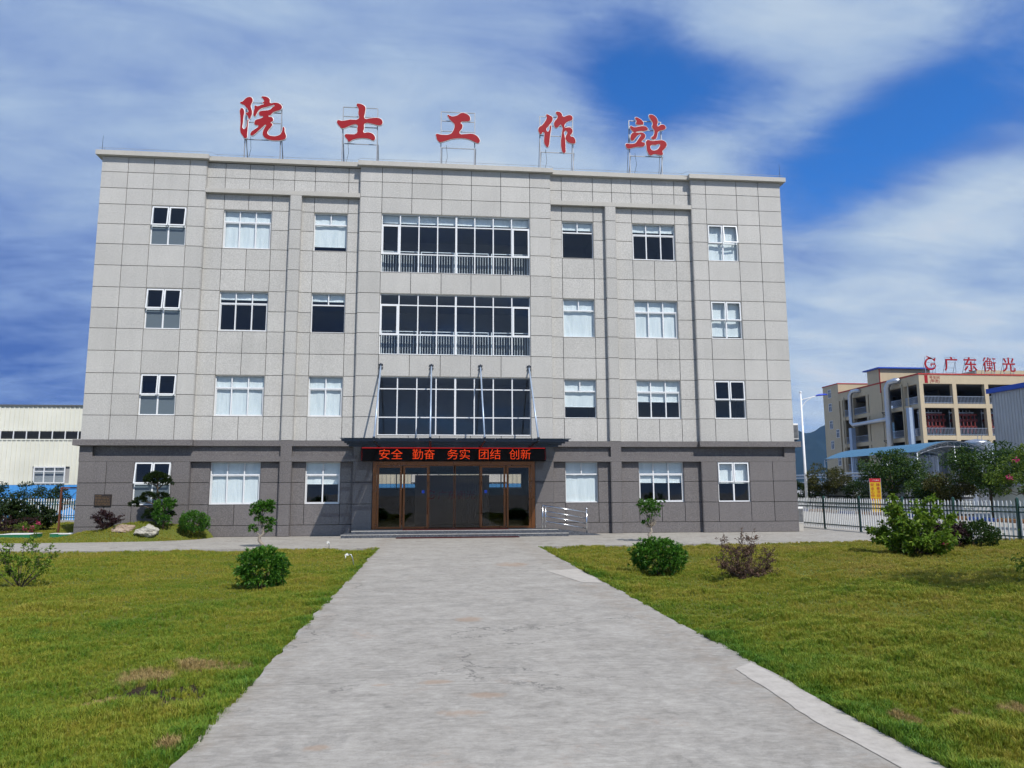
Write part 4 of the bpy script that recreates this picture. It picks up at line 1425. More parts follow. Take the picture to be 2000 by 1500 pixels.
for src, lab in ((lawn_l, 'short green and yellowing grass of the lawn left of the path'), (lawn_r, 'lumpy yellow-green grass of the lawn right of the path'), (lawn_b, 'grass of the planted mound and strip against the left end of the building')):
    o = link('grass', src.data.copy(), None)
    md = o.modifiers.new('scatter', 'NODES')
    md.node_group = ng
    tag(o, lab, 'grass', kind='stuff')

# ------------------------------------------------------------------ plants
def leaf_mat(name, c0, c1, c2, trans=0.3, rough=0.5, spec=0.18):
    m, gg = new_mat(name)
    gi_ = gg.n('ShaderNodeNewGeometry')
    r = gi_.outputs['Random Per Island']
    nz = gg.noise(gi_.outputs['Position'], 4.0, 3, 0.6)
    k = gg.math('ADD', gg.math('MULTIPLY', r, 0.65), gg.math('MULTIPLY', nz, 0.35))
    c = gg.ramp(k, [(0.15, c0), (0.5, c1), (0.88, c2)])
    df = principled(gg, c, rough, 0, spec)
    tl = gg.n('ShaderNodeBsdfTranslucent', {'Color': c})
    mx = gg.n('ShaderNodeMixShader', {0: trans, 1: df, 2: tl.outputs[0]})
    return finish(m, gg, mx.outputs[0])


leaf_mat('leaf_glossy', (0.028, 0.10, 0.012), (0.065, 0.19, 0.02), (0.14, 0.29, 0.035), 0.25, 0.38, 0.3)
leaf_mat('leaf_mid', (0.022, 0.052, 0.012), (0.045, 0.095, 0.020), (0.095, 0.15, 0.03))
leaf_mat('leaf_light', (0.065, 0.13, 0.014), (0.14, 0.24, 0.024), (0.25, 0.34, 0.05), 0.4)
leaf_mat('leaf_fresh', (0.045, 0.085, 0.012), (0.095, 0.16, 0.02), (0.19, 0.26, 0.04), 0.35)
leaf_mat('leaf_dark', (0.012, 0.028, 0.009), (0.028, 0.052, 0.014), (0.055, 0.085, 0.022))
leaf_mat('leaf_purple', (0.018, 0.009, 0.012), (0.04, 0.018, 0.022), (0.075, 0.035, 0.035), 0.2)
leaf_mat('leaf_brown', (0.07, 0.042, 0.034), (0.14, 0.085, 0.062), (0.23, 0.145, 0.105), 0.25)
leaf_mat('leaf_olive', (0.035, 0.045, 0.012), (0.075, 0.08, 0.022), (0.13, 0.12, 0.04))
leaf_mat('petal', (0.42, 0.03, 0.11), (0.55, 0.05, 0.16), (0.65, 0.12, 0.25), 0.4)
plain('bark', (0.085, 0.066, 0.050), 0.9, 0, 0.2, 0.25, 14)
plain('bark_pale', (0.30, 0.26, 0.215), 0.85, 0, 0.2, 0.25, 14)


class Leaves:
    def __init__(self):
        self.V, self.F, self.n = [], [], 0

    def add(self, P, Dn, length, width, fold=0.25):
        """diamond leaves at points P along directions Dn, folded on the midrib"""
        P = np.asarray(P, float).reshape(-1, 3)
        Dn = np.asarray(Dn, float).reshape(-1, 3)
        Dn = Dn / (np.linalg.norm(Dn, axis=1, keepdims=True) + 1e-9)
        n = len(P)
        up_ = np.tile([0, 0, 1.0], (n, 1)) + rng.normal(0, 0.45, (n, 3))
        sd_ = np.cross(Dn, up_)
        sd_ /= np.linalg.norm(sd_, axis=1, keepdims=True) + 1e-9
        nm = np.cross(sd_, Dn)
        L = (np.asarray(length) * np.ones(n) * rng.uniform(0.7, 1.25, n))[:, None]
        W = (np.asarray(width) * np.ones(n) * rng.uniform(0.75, 1.2, n))[:, None]
        a = P
        t = P + Dn * L - nm * L * 0.12
        mid = P + Dn * L * 0.5
        l = mid + sd_ * W * 0.5 + nm * W * fold
        r = mid - sd_ * W * 0.5 + nm * W * fold
        v = np.stack([a, l, t, r], 1).reshape(-1, 3)
        i = np.arange(n) * 4 + self.n
        f = np.concatenate([np.stack([i, i + 1, i + 2], 1), np.stack([i, i + 2, i + 3], 1)])
        self.V.append(v)
        self.F.append(f)
        self.n += n * 4

    def build(self, name, mat, parent):
        o0 = wloc(parent)
        v = np.concatenate(self.V) - np.array(o0)
        me = bpy.data.meshes.new(name)
        me.from_pydata(v.tolist(), [], np.concatenate(self.F).tolist())
        me.update()
        return link(name, me, mat, parent)


def dirs(n, zmin=-1.0):
    d = rng.normal(0, 1, (n * 3, 3))
    d /= np.linalg.norm(d, axis=1, keepdims=True)
    d = d[d[:, 2] > zmin][:n]
    return d


def rosettes(lv, C, N_, k, length, width, spread=0.9):
    """clusters of k leaves fanning out about each growth direction"""
    C = np.repeat(C, k, 0)
    N2 = np.repeat(N_, k, 0)
    d = N2 + rng.normal(0, spread * 0.6, C.shape) + np.array([0, 0, 0.25])
    lv.add(C + rng.normal(0, 0.008, C.shape), d, length, width)


def round_bush(name, label, c, rx, rz, mat, n=330, k=9, length=0.085, width=0.026, lump=0.2, group=None, zmin=-0.85):
    """clipped ball of leafy shoots with a short stem"""
    x, y, z = c
    t = thing(name, label, 'bush', (x, y, z), group)
    d = dirs(n, zmin)
    rad = 1 + lump * np.array([mnoise.noise(Vector(q) * 2.2 + Vector((x, y, 0))) for q in d]) + rng.normal(0, 0.05, len(d)) + 0.16 * (rng.uniform(0, 1, len(d)) > 0.94)
    cen = np.array([x, y, z + rz * 0.92])
    for sh, cnt in ((1.0, 1.0), (0.82, 0.6), (0.62, 0.3)):
        m_ = rng.uniform(0, 1, len(d)) < cnt
        P = cen + d[m_] * np.array([rx, rx * 0.95, rz]) * (rad[m_] * sh)[:, None]
        lv = Leaves() if sh == 1.0 else lv
        rosettes(lv, P - d[m_] * 0.03, d[m_], k, length, width)
    lv.build('foliage', mat, t)
    s = MB()
    for i in range(7):
        a = i * 0.9
        s.tube([(x + 0.03 * math.cos(a), y + 0.03 * math.sin(a), z - 0.08), (x + rx * 0.35 * math.cos(a), y + rx * 0.35 * math.sin(a), z + rz * 0.7), (x + rx * 0.7 * math.cos(a + .3), y + rx * 0.7 * math.sin(a + .3), z + rz * 1.2)], [0.014, 0.009, 0.004], 5)
    s.build('stem', 'bark', t)
    return t


def twiggy_bush(name, label, c, rx, h, mat, stems=16, n=900, length=0.045, width=0.022, bark='bark', cat='bush', group=None, flowers=0, spike=0.15, base=0.12, low=False):
    """open shrub: stems that fork twice and carry loose leaves towards their ends"""
    x, y, z = c
    t = thing(name, label, cat, (x, y, z), group)
    s = MB()
    tips, tdir = [], []
    for i in range(stems):
        a = 2 * math.pi * (i + random.uniform(-.35, .35)) / stems
        tilt = random.uniform(0.15, 1.0)
        hh = h * random.uniform(0.65, 1.0 + spike) * (1.05 - 0.4 * tilt ** 2)
        if low and i % 2:
            tilt, hh = random.uniform(0.6, 1.05), h * random.uniform(0.1, 0.55)
        e = Vector((x + math.cos(a) * rx * tilt, y + math.sin(a) * rx * tilt, z + hh))
        b0 = Vector((x + random.uniform(-.04, .04), y + random.uniform(-.04, .04), z - 0.06))
        mid = b0.lerp(e, 0.5) + Vector((math.cos(a) * rx * 0.12, math.sin(a) * rx * 0.12, random.uniform(-.03, .03)))
        s.tube([b0, b0.lerp(mid, 0.5) + Vector((random.uniform(-.02, .02), random.uniform(-.02, .02), 0)), mid, e], [0.013 * h, 0.010 * h, 0.007 * h, 0.003 * h], 5)
        for q in range(5):
            f_ = random.uniform(0.25, 0.95)
            p0 = mid.lerp(e, f_) if f_ > 0.4 else b0.lerp(mid, f_ + 0.4)
            d = Vector((math.cos(a + random.uniform(-1.3, 1.3)), math.sin(a + random.uniform(-1.3, 1.3)), random.uniform(-.1, 1.0))).normalized()
            p1 = p0 + d * random.uniform(0.12, 0.3) * rx * 1.6
            p1.z = max(p1.z, z + base)
            s.tube([p0, p1], [0.005 * h, 0.002 * h], 4, False)
            for w in range(7):
                g_ = random.uniform(0.1, 1.05)
                tips.append(p0.lerp(p1, g_))
                tdir.append(d)
        for w in range(6):
            g_ = random.uniform(0.35, 1.02)
            tips.append(mid.lerp(e, g_))
            tdir.append((e - mid).normalized())
    s.build('stem', bark, t)
    tips, tdir = np.array([tuple(q) for q in tips]), np.array([tuple(q) for q in tdir])
    idx = rng.integers(0, len(tips), n)
    lv = Leaves()
    P = tips[idx] + rng.normal(0, 0.018, (n, 3))
    P[:, 2] = np.maximum(P[:, 2], z + 0.02)
    lv.add(P, tdir[idx] * 0.5 + rng.normal(0, 0.7, (n, 3)) + [0, 0, -0.05], length, width)
    lv.build('foliage', mat, t)
    for i in range(flowers):
        q = tips[rng.integers(0, len(tips))] + rng.normal(0, 0.02, 3) + [0, 0, 0.03]
        fl = Leaves()
        fl.add(np.tile(q, (16, 1)) + rng.normal(0, 0.028, (16, 3)), dirs(16, -0.3), 0.075, 0.06)
        fl.build('flower', 'petal', t)
    return t


def puff(lv, c, r, n, k, length, width, zmin=-0.6):
    d = dirs(n, zmin)
    for sh in (1.0, 0.7):
        P = np.array(c) + d * np.array(r) * (sh * rng.uniform(0.88, 1.08, (len(d), 1)))
        rosettes(lv, P, d, k, length, width, 0.8)


# clipped balls on the lawns
round_bush('round_bush', 'round clipped green bush on the left lawn', (-5.2, -16.0, -0.03), 0.47, 0.39, 'leaf_glossy', group='clipped round bushes')
round_bush('round_bush', 'round clipped green bush on the right lawn below the vase-shaped little tree', (3.24, -14.6, -0.0), 0.57, 0.37, 'leaf_glossy', group='clipped round bushes', n=400)
round_bush('round_bush', 'dense round green bush on the mound against the dark wall', (-11.1, -1.0, 0.30), 0.54, 0.40, 'leaf_glossy', 380, 9, 0.075, 0.026, 0.06, group='clipped round bushes')
round_bush('round_bush', 'round dark green bush in front of the right picket fence', (14.75, -9.8, 0.06), 0.58, 0.40, 'leaf_mid', 420, 9, 0.065, 0.03, group='clipped round bushes')
twiggy_bush('purple_bush', 'brown-purple twiggy bush on the right lawn', (4.62, -16.1, 0.0), 0.52, 0.72, 'leaf_brown', 44, 5600, 0.040, 0.022, spike=0.35, base=0.0, low=True)
twiggy_bush('purple_bush', 'dark purple leafy bush beside the plaque at the building corner', (-14.35, -1.0, 0.35), 0.48, 0.72, 'leaf_purple', 22, 2600, 0.07, 0.034)
twiggy_bush('purple_bush', 'dark purple bush between the flowering shrub and the round bush by the fence', (13.85, -9.7, 0.06), 0.6, 0.68, 'leaf_purple', 30, 4200, 0.06, 0.034)
twiggy_bush('low_shrub', 'small green shrub beside the left boulder', (-13.75, -1.25, 0.3), 0.24, 0.30, 'leaf_mid', 9, 420, 0.06, 0.026)
twiggy_bush('flowering_shrub', 'light green shrub with pink flowers on the right lawn', (11.4, -11.7, 0.06), 1.0, 1.05, 'leaf_light', 46, 5200, 0.14, 0.075, flowers=8, spike=0.45, base=0.0, low=True)
twiggy_bush('leafy_shrub', 'sparse young shrub at the left edge of the left lawn', (-10.0, -15.35, -0.02), 0.62, 0.80, 'leaf_light', 16, 1300, 0.065, 0.036, base=0.12)
twiggy_bush('leafy_shrub', 'dark thin shrub cut by the left edge of the picture', (-10.9, -15.2, -0.02), 0.42, 0.9, 'leaf_purple', 9, 260, 0.05, 0.03)
# tree just outside the right edge: its drooping spray reaches into view
tr_ = thing('lawn_tree', 'leafy drooping branches of a small tree at the right edge of the picture', 'tree', (10.3, -18.6, 0.05))
s = MB()
s.tube([(10.3, -18.6, -0.05), (10.25, -18.55, 0.6), (10.35, -18.6, 1.3), (10.3, -18.5, 2.0)], [0.06, 0.05, 0.04, 0.02], 7)
tips = []
for i in range(26):
    a = random.uniform(0, 2 * math.pi)
    z0_ = random.uniform(0.35, 1.9)
    r_ = random.uniform(0.5, 1.25) if z0_ > 0.5 else 1.1
    p0 = Vector((10.3, -18.55, z0_))
    p1 = p0 + Vector((math.cos(a) * r_ * 0.5, math.sin(a) * r_ * 0.5, 0.25))
    p2 = p0 + Vector((math.cos(a) * r_, math.sin(a) * r_, 0.05 - 0.1 * r_))
    s.tube([p0, p1, p2], [0.014, 0.008, 0.003], 5, False)
    tips += [p1.lerp(p2, u) for u in np.linspace(0, 1, 14)] + [p0.lerp(p1, u) for u in (0.6, 0.8)]
for (ex, ey, ez) in ((8.95, -18.2, 0.50), (9.15, -18.1, 0.36), (9.3, -18.4, 0.62)):
    p0 = Vector((10.3, -18.55, 0.55))
    p1 = p0.lerp(Vector((ex, ey, ez)), 0.5) + Vector((0, 0, 0.12))
    s.tube([p0, p1, (ex, ey, ez)], [0.014, 0.008, 0.003], 5, False)
    tips += [p1.lerp(Vector((ex, ey, ez)), u) for u in np.linspace(0, 1, 22)]
s.build('trunk', 'bark', tr_)
tips = np.array([tuple(q) for q in tips])
lv = Leaves()
idx = rng.integers(0, len(tips), 1700)
lv.add(tips[idx] + rng.normal(0, 0.04, (1700, 3)), rng.normal(0, 0.6, (1700, 3)) + [0, 0, -0.45], 0.085, 0.04)
lv.build('crown', 'leaf_light', tr_)

# little trained trees by the cross path
t = thing('topiary_tree', 'small twisted tree with leaf pads above the left round bush', 'tree', (-7.46, -5.75, 0))
bx, by = -7.46, -5.75
trk = [(bx + .06, by, -0.05), (bx + 0.0, by, 0.10), (bx - 0.12, by + .02, 0.22), (bx - 0.10, by, 0.34), (bx + 0.03, by, 0.46), (bx + 0.0, by, 0.62), (bx - 0.06, by, 0.8), (bx - 0.08, by, 1.05)]
s = MB().tube(trk, [0.06, 0.055, 0.05, 0.048, 0.042, 0.035, 0.03, 0.02], 8)
PF = [((-0.06, 0, 1.27), (0.34, 0.28, 0.22), 110), ((-0.28, 0.05, 1.14), (0.2, 0.18, 0.13), 40), ((0.13, -0.03, 1.36), (0.22, 0.2, 0.15), 45), ((0.16, 0.0, 0.84), (0.20, 0.18, 0.12), 45), ((0.17, 0.02, 0.58), (0.12, 0.12, 0.12), 24), ((-0.33, 0.0, 0.60), (0.12, 0.11, 0.12), 24), ((-0.12, -.05, 0.92), (0.14, 0.12, 0.08), 20)]
for (o_, r_, n_) in PF:
    for i in range(4):
        a = i * 1.7
        s.tube([(bx - 0.05, by, min(0.95, max(0.35, o_[2] - 0.3))), (bx + o_[0] * 0.6, by + o_[1], o_[2] - 0.12), (bx + o_[0] + r_[0] * .6 * math.cos(a), by + o_[1] + r_[1] * .6 * math.sin(a), o_[2])], [0.018, 0.011, 0.005], 5, False)
s.build('trunk', 'bark_pale', t, True)
lv = Leaves()
for (o_, r_, n_) in PF:
    puff(lv, (bx + o_[0], by + o_[1], o_[2]), r_, n_, 8, 0.07, 0.034)
lv.build('crown', 'leaf_glossy', t)

t = thing('topiary_tree', 'small vase-shaped tree standing behind the right round bush', 'tree', (5.84, -5.1, 0))
bx, by = 5.84, -5.1
s = MB().tube([(bx + .1, by, -0.05), (bx - 0.02, by, 0.12), (bx - 0.06, by, 0.24), (bx + 0.06, by, 0.36), (bx + 0.02, by, 0.5)], [0.06, 0.055, 0.05, 0.045, 0.035], 8)
tips = []
for i in range(26):
    a = random.uniform(0, 2 * math.pi)
    r_ = random.uniform(0.1, 0.46)
    zt_ = random.uniform(0.55, 1.42)
    r_ = min(r_, 0.16 + 0.32 * (zt_ - 0.4))
    e = Vector((bx + r_ * math.cos(a), by + r_ * math.sin(a), zt_))
    s.tube([(bx + .02, by, 0.48), Vector((bx, by, 0.5)).lerp(e, 0.5) + Vector((0.04 * math.cos(a), 0.04 * math.sin(a), 0)), e], [0.016, 0.010, 0.004], 5, False)
    tips.append(e)
s.build('trunk', 'bark_pale', t, True)
lv = Leaves()
for i in range(85):
    a = random.uniform(0, 2 * math.pi)
    zt_ = random.choice([random.uniform(1.05, 1.45)] * 3 + [random.uniform(0.55, 1.05)])
    r_ = (0.20 + 0.32 * (zt_ - 0.45)) * random.uniform(0.35, 1.0)
    puff(lv, (bx + r_ * math.cos(a), by + r_ * math.sin(a), zt_), (0.06, 0.06, 0.045), 5, 6, 0.06, 0.028)
lv.build('crown', 'leaf_glossy', t)

# trained pine on the mound, with a young broadleaf in front of it
t = thing('bonsai_pine', 'cloud-pruned dark pine on the mound in front of the left window', 'tree', (-12.55, -0.95, 0.5))
bx, by = -12.55, -0.95
s = MB().tube([(bx, by, 0.35), (bx + .03, by, 0.8), (bx - .06, by, 1.2), (bx + .05, by, 1.55), (bx - .02, by, 1.9), (bx - .05, by, 2.3)], [0.06, 0.055, 0.048, 0.04, 0.03, 0.015], 7)
PF = [((-0.05, 0, 2.30), (0.46, 0.32, 0.16), 150), ((-0.1, 0, 2.45), (0.28, 0.22, 0.10), 60), ((-0.32, 0, 2.18), (0.22, 0.2, 0.08), 40), ((0.32, 0, 2.16), (0.22, 0.2, 0.10), 40), ((-0.36, 0, 1.70), (0.2, 0.18, 0.07), 45), ((-0.62, 0, 1.50), (0.22, 0.18, 0.09), 50), ((-0.86, 0, 1.33), (0.18, 0.16, 0.09), 36), ((0.10, 0.05, 1.62), (0.3, 0.22, 0.11), 60), ((0.42, 0.0, 1.28), (0.32, 0.2, 0.09), 50), ((-0.2, 0.0, 1.0), (0.24, 0.2, 0.12), 50), ((-0.38, 0.0, 0.86), (0.14, 0.14, 0.08), 24), ((0.48, 0.0, 0.94), (0.22, 0.16, 0.09), 36)]
for (o_, r_, n_) in PF:
    s.tube([(bx, by, max(0.7, o_[2] - 0.22)), (bx + o_[0] * 0.5, by + o_[1], o_[2] - 0.08), (bx + o_[0], by + o_[1], o_[2] - 0.04)], [0.028, 0.02, 0.01], 5, False)
s.build('trunk', 'bark', t, True)
lv = Leaves()
for (o_, r_, n_) in PF:
    puff(lv, (bx + o_[0], by + o_[1], o_[2]), (r_[0], r_[1], r_[2] * 1.45), int(n_ * 1.5), 13, 0.07, 0.014, -0.4)
lv.build('crown', 'leaf_dark', t)
t = thing('young_tree', 'bright green young tree in front of the cloud-pruned pine', 'tree', (-12.2, -1.2, 0.45))
s = MB().tube([(-12.2, -1.2, 0.35), (-12.18, -1.2, 0.8), (-12.22, -1.2, 1.35)], [0.035, 0.028, 0.012], 6)
s.build('trunk', 'bark', t, True)
lv = Leaves()
for (o_, r_, n_) in [((0, 0, 1.30), (0.36, 0.26, 0.24), 90), ((0.22, 0, 1.45), (0.2, 0.2, 0.12), 40), ((-0.08, 0, 0.95), (0.3, 0.24, 0.22), 75), ((0.05, 0, 0.72), (0.24, 0.2, 0.14), 40)]:
    puff(lv, (-12.2 + o_[0], -1.2 + o_[1], o_[2]), r_, n_, 7, 0.07, 0.042, -0.9)
lv.build('crown', 'leaf_glossy', t)


# boulders
def rock(label, c, r, mat, seed):
    bm = bmesh.new()
    bmesh.ops.create_icosphere(bm, subdivisions=4, radius=1.0)
    for v in bm.verts:
        q = v.co.copy()
        k = 1 + 0.30 * mnoise.fractal(q * 1.1 + Vector((seed, 0, 0)), 0.8, 2.0, 5)
        for ax in range(5):   # facet cuts
            nrm = Vector((math.sin(seed * 3 + ax * 1.9), math.cos(seed + ax * 2.3), math.sin(ax * 1.3 + seed) * 0.8)).normalized()
            dd = q.dot(nrm)
            if dd > 0.72:
                q -= nrm * (dd - 0.72) * 0.85
        v.co = Vector((q.x * r[0], q.y * r[1], q.z * r[2])) * k
    me = bpy.data.meshes.new('boulder')
    bm.to_mesh(me)
    bm.free()
    o = link('boulder', me, mat, None, c)
    return tag(o, label, 'boulder', 'boulders on the mound')


for nm, cs in (('rock_tan', [(0.3, (0.16, 0.11, 0.075)), (0.5, (0.30, 0.225, 0.165)), (0.7, (0.42, 0.34, 0.27))]), ('rock_pale', [(0.3, (0.20, 0.185, 0.155)), (0.5, (0.37, 0.35, 0.30)), (0.7, (0.50, 0.48, 0.43))])):
    m, gg = new_mat(nm)
    p = pos(gg)
    b1 = gg.noise(p, 4.0, 8, 0.7, 0.9)
    b2 = gg.noise(p, 30, 4, 0.7)
    c = gg.ramp(b1, cs)
    finish(m, gg, principled(gg, c, 0.85, 0, 0.3, bump(gg, gg.math('ADD', b1, gg.math('MULTIPLY', b2, 0.3)), 0.8, 0.04)))
rock('low tan boulder, the left one of the two on the mound', (-13.62, -1.35, 0.40), (0.46, 0.3, 0.20), 'rock_tan', 1.3)
rock('pale grey-white boulder, the right one of the two on the mound', (-12.62, -1.6, 0.34), (0.42, 0.3, 0.24), 'rock_pale', 4.1)

# irrigation taps in the lawn
for (x, y, h, lean, lab) in ((-3.78, -12.4, 0.27, -0.09, 'white plastic garden tap on a leaning pipe at the left lawn edge'), (-5.15, -6.9, 0.22, 0.0, 'short white standpipe at the back corner of the left lawn')):
    t = thing('garden_tap', lab, 'tap', (x, y, -0.05), 'garden taps in the left lawn')
    pts = [(x, y, -0.08), (x + lean * 0.6, y, h * 0.7), (x + lean, y, h)]
    if lean:
        pts += [(x + lean - 0.04, y, h + 0.012), (x + lean - 0.07, y, h - 0.012)]
    MB().tube(pts, 0.012, 8).build('pipe', 'galvanised', t, True)
    xx = x + lean - (0.07 if lean else 0)
    b = MB().tube([(xx + 0.01, y, h - 0.012), (xx - 0.05, y, h - 0.006), (xx - 0.085, y, h - 0.012)], 0.017, 8).tube([(xx - 0.03, y, h), (xx - 0.03, y, h + 0.025)], 0.008, 6)
    b.box(xx - 0.06, xx + 0.0, y - 0.008, y + 0.008, h + 0.022, h + 0.034)
    b.tube([(xx - 0.06, y, h - 0.01), (xx - 0.06, y - 0.01, h - 0.05), (xx - 0.065, y - 0.01, h - 0.09)], 0.012, 7)
    b.build('tap_body', 'white_plastic', t, True)

# ------------------------------------------------------------------ fences
plain('fence_green', (0.012, 0.055, 0.042), 0.4, 0, 0.5)
plain('picket_white', (0.70, 0.72, 0.72), 0.4)
plain('rust', (0.15, 0.055, 0.03), 0.8, 0.2, 0.3, 0.25, 8)
plain('green_plastic', (0.02, 0.16, 0.07), 0.45)
plain('fence_strip', (0.42, 0.42, 0.22), 0.5)

PK = None


def fence(label, pts, h=1.42, spacing=0.145):
    """post-and-rail fence with pickets along a polyline of post positions"""
    global PK
    t = thing('picket_fence', label, 'fence', (*pts[0], 0))
    if PK is None:
        b = MB().box(-0.021, 0.021, -0.012, 0.012, 0.06, 1.36)
        b.poly([(-0.021, -0.012, 1.36), (0.021, -0.012, 1.36), (0.021, 0.012, 1.36), (-0.021, 0.012, 1.36), (0, 0, 1.43)], [(0, 1, 4), (1, 2, 4), (2, 3, 4), (3, 0, 4)])
        PK = bpy.data.meshes.new('picket')
        PK.from_pydata(b.v, [], b.f)
        PK.materials.append(MATS['picket_white'])
    o0 = Vector((*pts[0], 0))
    for q in pts:
        MB().box(q[0] - 0.04, q[0] + 0.04, q[1] - 0.04, q[1] + 0.04, -0.1, h + 0.04).lathe((q[0], q[1], h + 0.04), [(0.055, 0), (0.05, 0.03), (0.01, 0.06)], 8).build('post', 'fence_green', t)
    for a, b in zip(pts[:-1], pts[1:]):
        a, b = Vector((*a, 0)), Vector((*b, 0))
        d = (b - a)
        L = d.length
        d = d / L
        ang = math.atan2(d.y, d.x)
        for z in (1.20, 1.03, 0.22):
            r = MB()
            nrm = Vector((-d.y, d.x, 0))
            c = [a + d * 0.045 + nrm * s * 0.02 for s in (-1, 1)] + [b - d * 0.045 + nrm * s * 0.02 for s in (1, -1)]
            r.poly([(q.x, q.y, z - 0.022) for q in c] + [(q.x, q.y, z + 0.022) for q in c], [(0, 1, 2, 3), (7, 6, 5, 4), (0, 4, 5, 1), (1, 5, 6, 2), (2, 6, 7, 3), (3, 7, 4, 0)])
            r.build('rail', 'fence_green', t)
        n = int(L / spacing)
        zz_ = MB()
        for i in range(n):
            q = a + d * (L * (i + 0.5) / n)
            o = link('picket', PK, None, t, (q.x - o0.x, q.y - o0.y, random.uniform(-.006, .006)))
            o.rotation_euler = (0, random.uniform(-.006, .006), ang)
            # small slanted fillet between the two upper rails
            u, v = q - d * 0.05, q + d * 0.05
            zz_.poly([(u.x, u.y, 1.055), (u.x + d.x * 0.04, u.y + d.y * 0.04, 1.055), (v.x, v.y, 1.178), (v.x - d.x * 0.04, v.y - d.y * 0.04, 1.178)], [(0, 1, 2, 3)])
        tag(zz_.build('fillet', 'fence_strip', t), kind='stuff')
    return t


fence('white picket fence with green posts and rails along the right side of the yard', [(16.2, 7.8), (16.25, 4.95), (16.3, 2.07), (16.37, -0.77), (16.62, -3.38), (17.11, -5.65), (17.77, -7.9), (18.5, -10.1)])
fence('white picket fence with green rails behind the shrubs left of the building', [(-34.4, 18.9), (-31.5, 18.9), (-28.6, 18.9), (-25.7, 18.9), (-22.8, 18.9), (-19.9, 18.9)])
wl = MB().box(-34, -19, 18.7, 19.1, -0.2, 0.06).build('low_wall', 'yard')
tag(wl, 'low concrete footing under the left picket fence', 'wall')

# ------------------------------------------------------------------ left side
fr_ = thing('rusty_frame', 'rusty square-tube trellis frame beside the left corner of the building', 'trellis', (-18.7, 4.6, 0))
for (x, y, h) in ((-18.7, 4.6, 2.05), (-18.35, 6.6, 2.05)):
    MB().box(x - 0.035, x + 0.035, y - 0.035, y + 0.035, -0.1, h).build('post', 'rust', fr_)
    MB().box(x + 0.036, -16.05, y - 0.03, y + 0.03, h - 0.06, h - 0.002).build('top_bar', 'rust', fr_)
for z in (1.96, 1.3, 0.75):
    MB().tube([(-18.7, 4.64, z), (-18.35, 6.56, z)], 0.014, 5).build('cross_bar', 'rust', fr_)
MB().tube([(-17.9, 4.6, 2.0), (-18.7, 4.6, 1.1)], 0.012, 5).build('brace', 'rust', fr_)
for (x0, x1, y0, y1, lab) in ((-19.3, -18.1, 1.0, 2.0, 'green raised lid with a white top, farthest left on the strip lawn'), (-17.5, -17.05, 1.35, 1.75, 'smallest green lid with a white top, in front of the rusty post'), (-16.95, -16.1, 0.9, 1.9, 'green raised lid with a white top at the building corner')):
    t = thing('inspection_cover', lab, 'cover', ((x0 + x1) / 2, (y0 + y1) / 2, 0), 'green covers in the strip lawn')
    MB().box(x0, x1, y0, y1, -0.1, 0.13).build('kerb_ring', 'green_plastic', t)
    MB().box(x0 - 0.01, x1 + 0.01, y0 - 0.01, y1 + 0.01, 0.131, 0.142).build('lid', 'white_plastic', t)

twiggy_bush('dark_shrub', 'big dark shrub in front of the left fence, at the picture edge', (-22.6, 7.6, -0.05), 1.5, 1.25, 'leaf_dark', 34, 6500, 0.14, 0.08)
twiggy_bush('dark_shrub', 'dark shrub right of the big one, in front of the left fence', (-20.9, 7.4, -0.05), 0.85, 1.1, 'leaf_dark', 24, 3800, 0.13, 0.07)
twiggy_bush('purple_bush', 'low purple-tinged shrub at the foot of the big dark shrub', (-20.9, 5.0, -0.05), 0.8, 0.8, 'leaf_purple', 18, 1500, 0.07, 0.04)
twiggy_bush('flowering_shrub', 'little yellow-green shrub with pink flowers by the green cover', (-19.15, 2.9, 0), 0.5, 0.55, 'leaf_light', 14, 900, 0.06, 0.03, flowers=9)
round_bush('low_hedge', 'low clipped olive hedge behind the rusty post', (-17.2, 6.4, -0.05), 1.15, 0.42, 'leaf_olive', 520, 8, 0.08, 0.035)
twiggy_bush('weed_patch', 'bright green weeds at the foot of the left fence', (-21.6, 16.0, -0.05), 1.2, 0.75, 'leaf_mid', 24, 1800, 0.11, 0.06)

m, gg = new_mat('cream_sheet')
p = pos(gg)
mps = gg.n('ShaderNodeMapping', {'Vector': p})
mps.inputs['Scale'].default_value = (2.2, 2.2, 0.16)
rs1 = gg.noise(mps.outputs[0], 1.0, 6, 0.7)
b1 = gg.noise(p, 0.4, 4, 0.6)
c = gg.ramp(b1, [(0.3, (0.64, 0.64, 0.56)), (0.7, (0.73, 0.73, 0.65))])
c = gg.mix(gg.mapr(rs1, 0.62, 0.78, 0, 0.75), c, (0.33, 0.20, 0.085))
finish(m, gg, principled(gg, c, 0.5, 0, 0.4))
plain('blue_sheet', (0.07, 0.30, 0.68), 0.5)
plain('roof_grey', (0.10, 0.11, 0.12), 0.6)
fb = thing('factory_shed', 'cream corrugated factory shed with a blue base and louvred strip, left of the office', 'building', (-30, 24, 0))
FY = 24.0
wl_ = MB()
for z0, z1 in ((2.33, 5.53), (6.08, 7.85)):
    x = -75.0
    k = 0
    while x < 24:
        d_ = 0.0 if k % 2 == 0 else 0.05
        w_ = 0.24 if k % 2 == 0 else 0.07
        if z0 < 3 and x + w_ > -29.75 and x < -27.55:
            for a, b_ in ((2.33, 2.42), (3.60, 5.53)):
                wl_.box(x, x + w_, FY - d_, FY + 0.1, a, b_)
        else:
            wl_.box(x, x + w_, FY - d_, FY + 0.1, z0, z1)
        x += w_
        k += 1
wl_.build('corrugated_wall', 'cream_sheet', fb)
bb = MB()
x = -75.0
k = 0
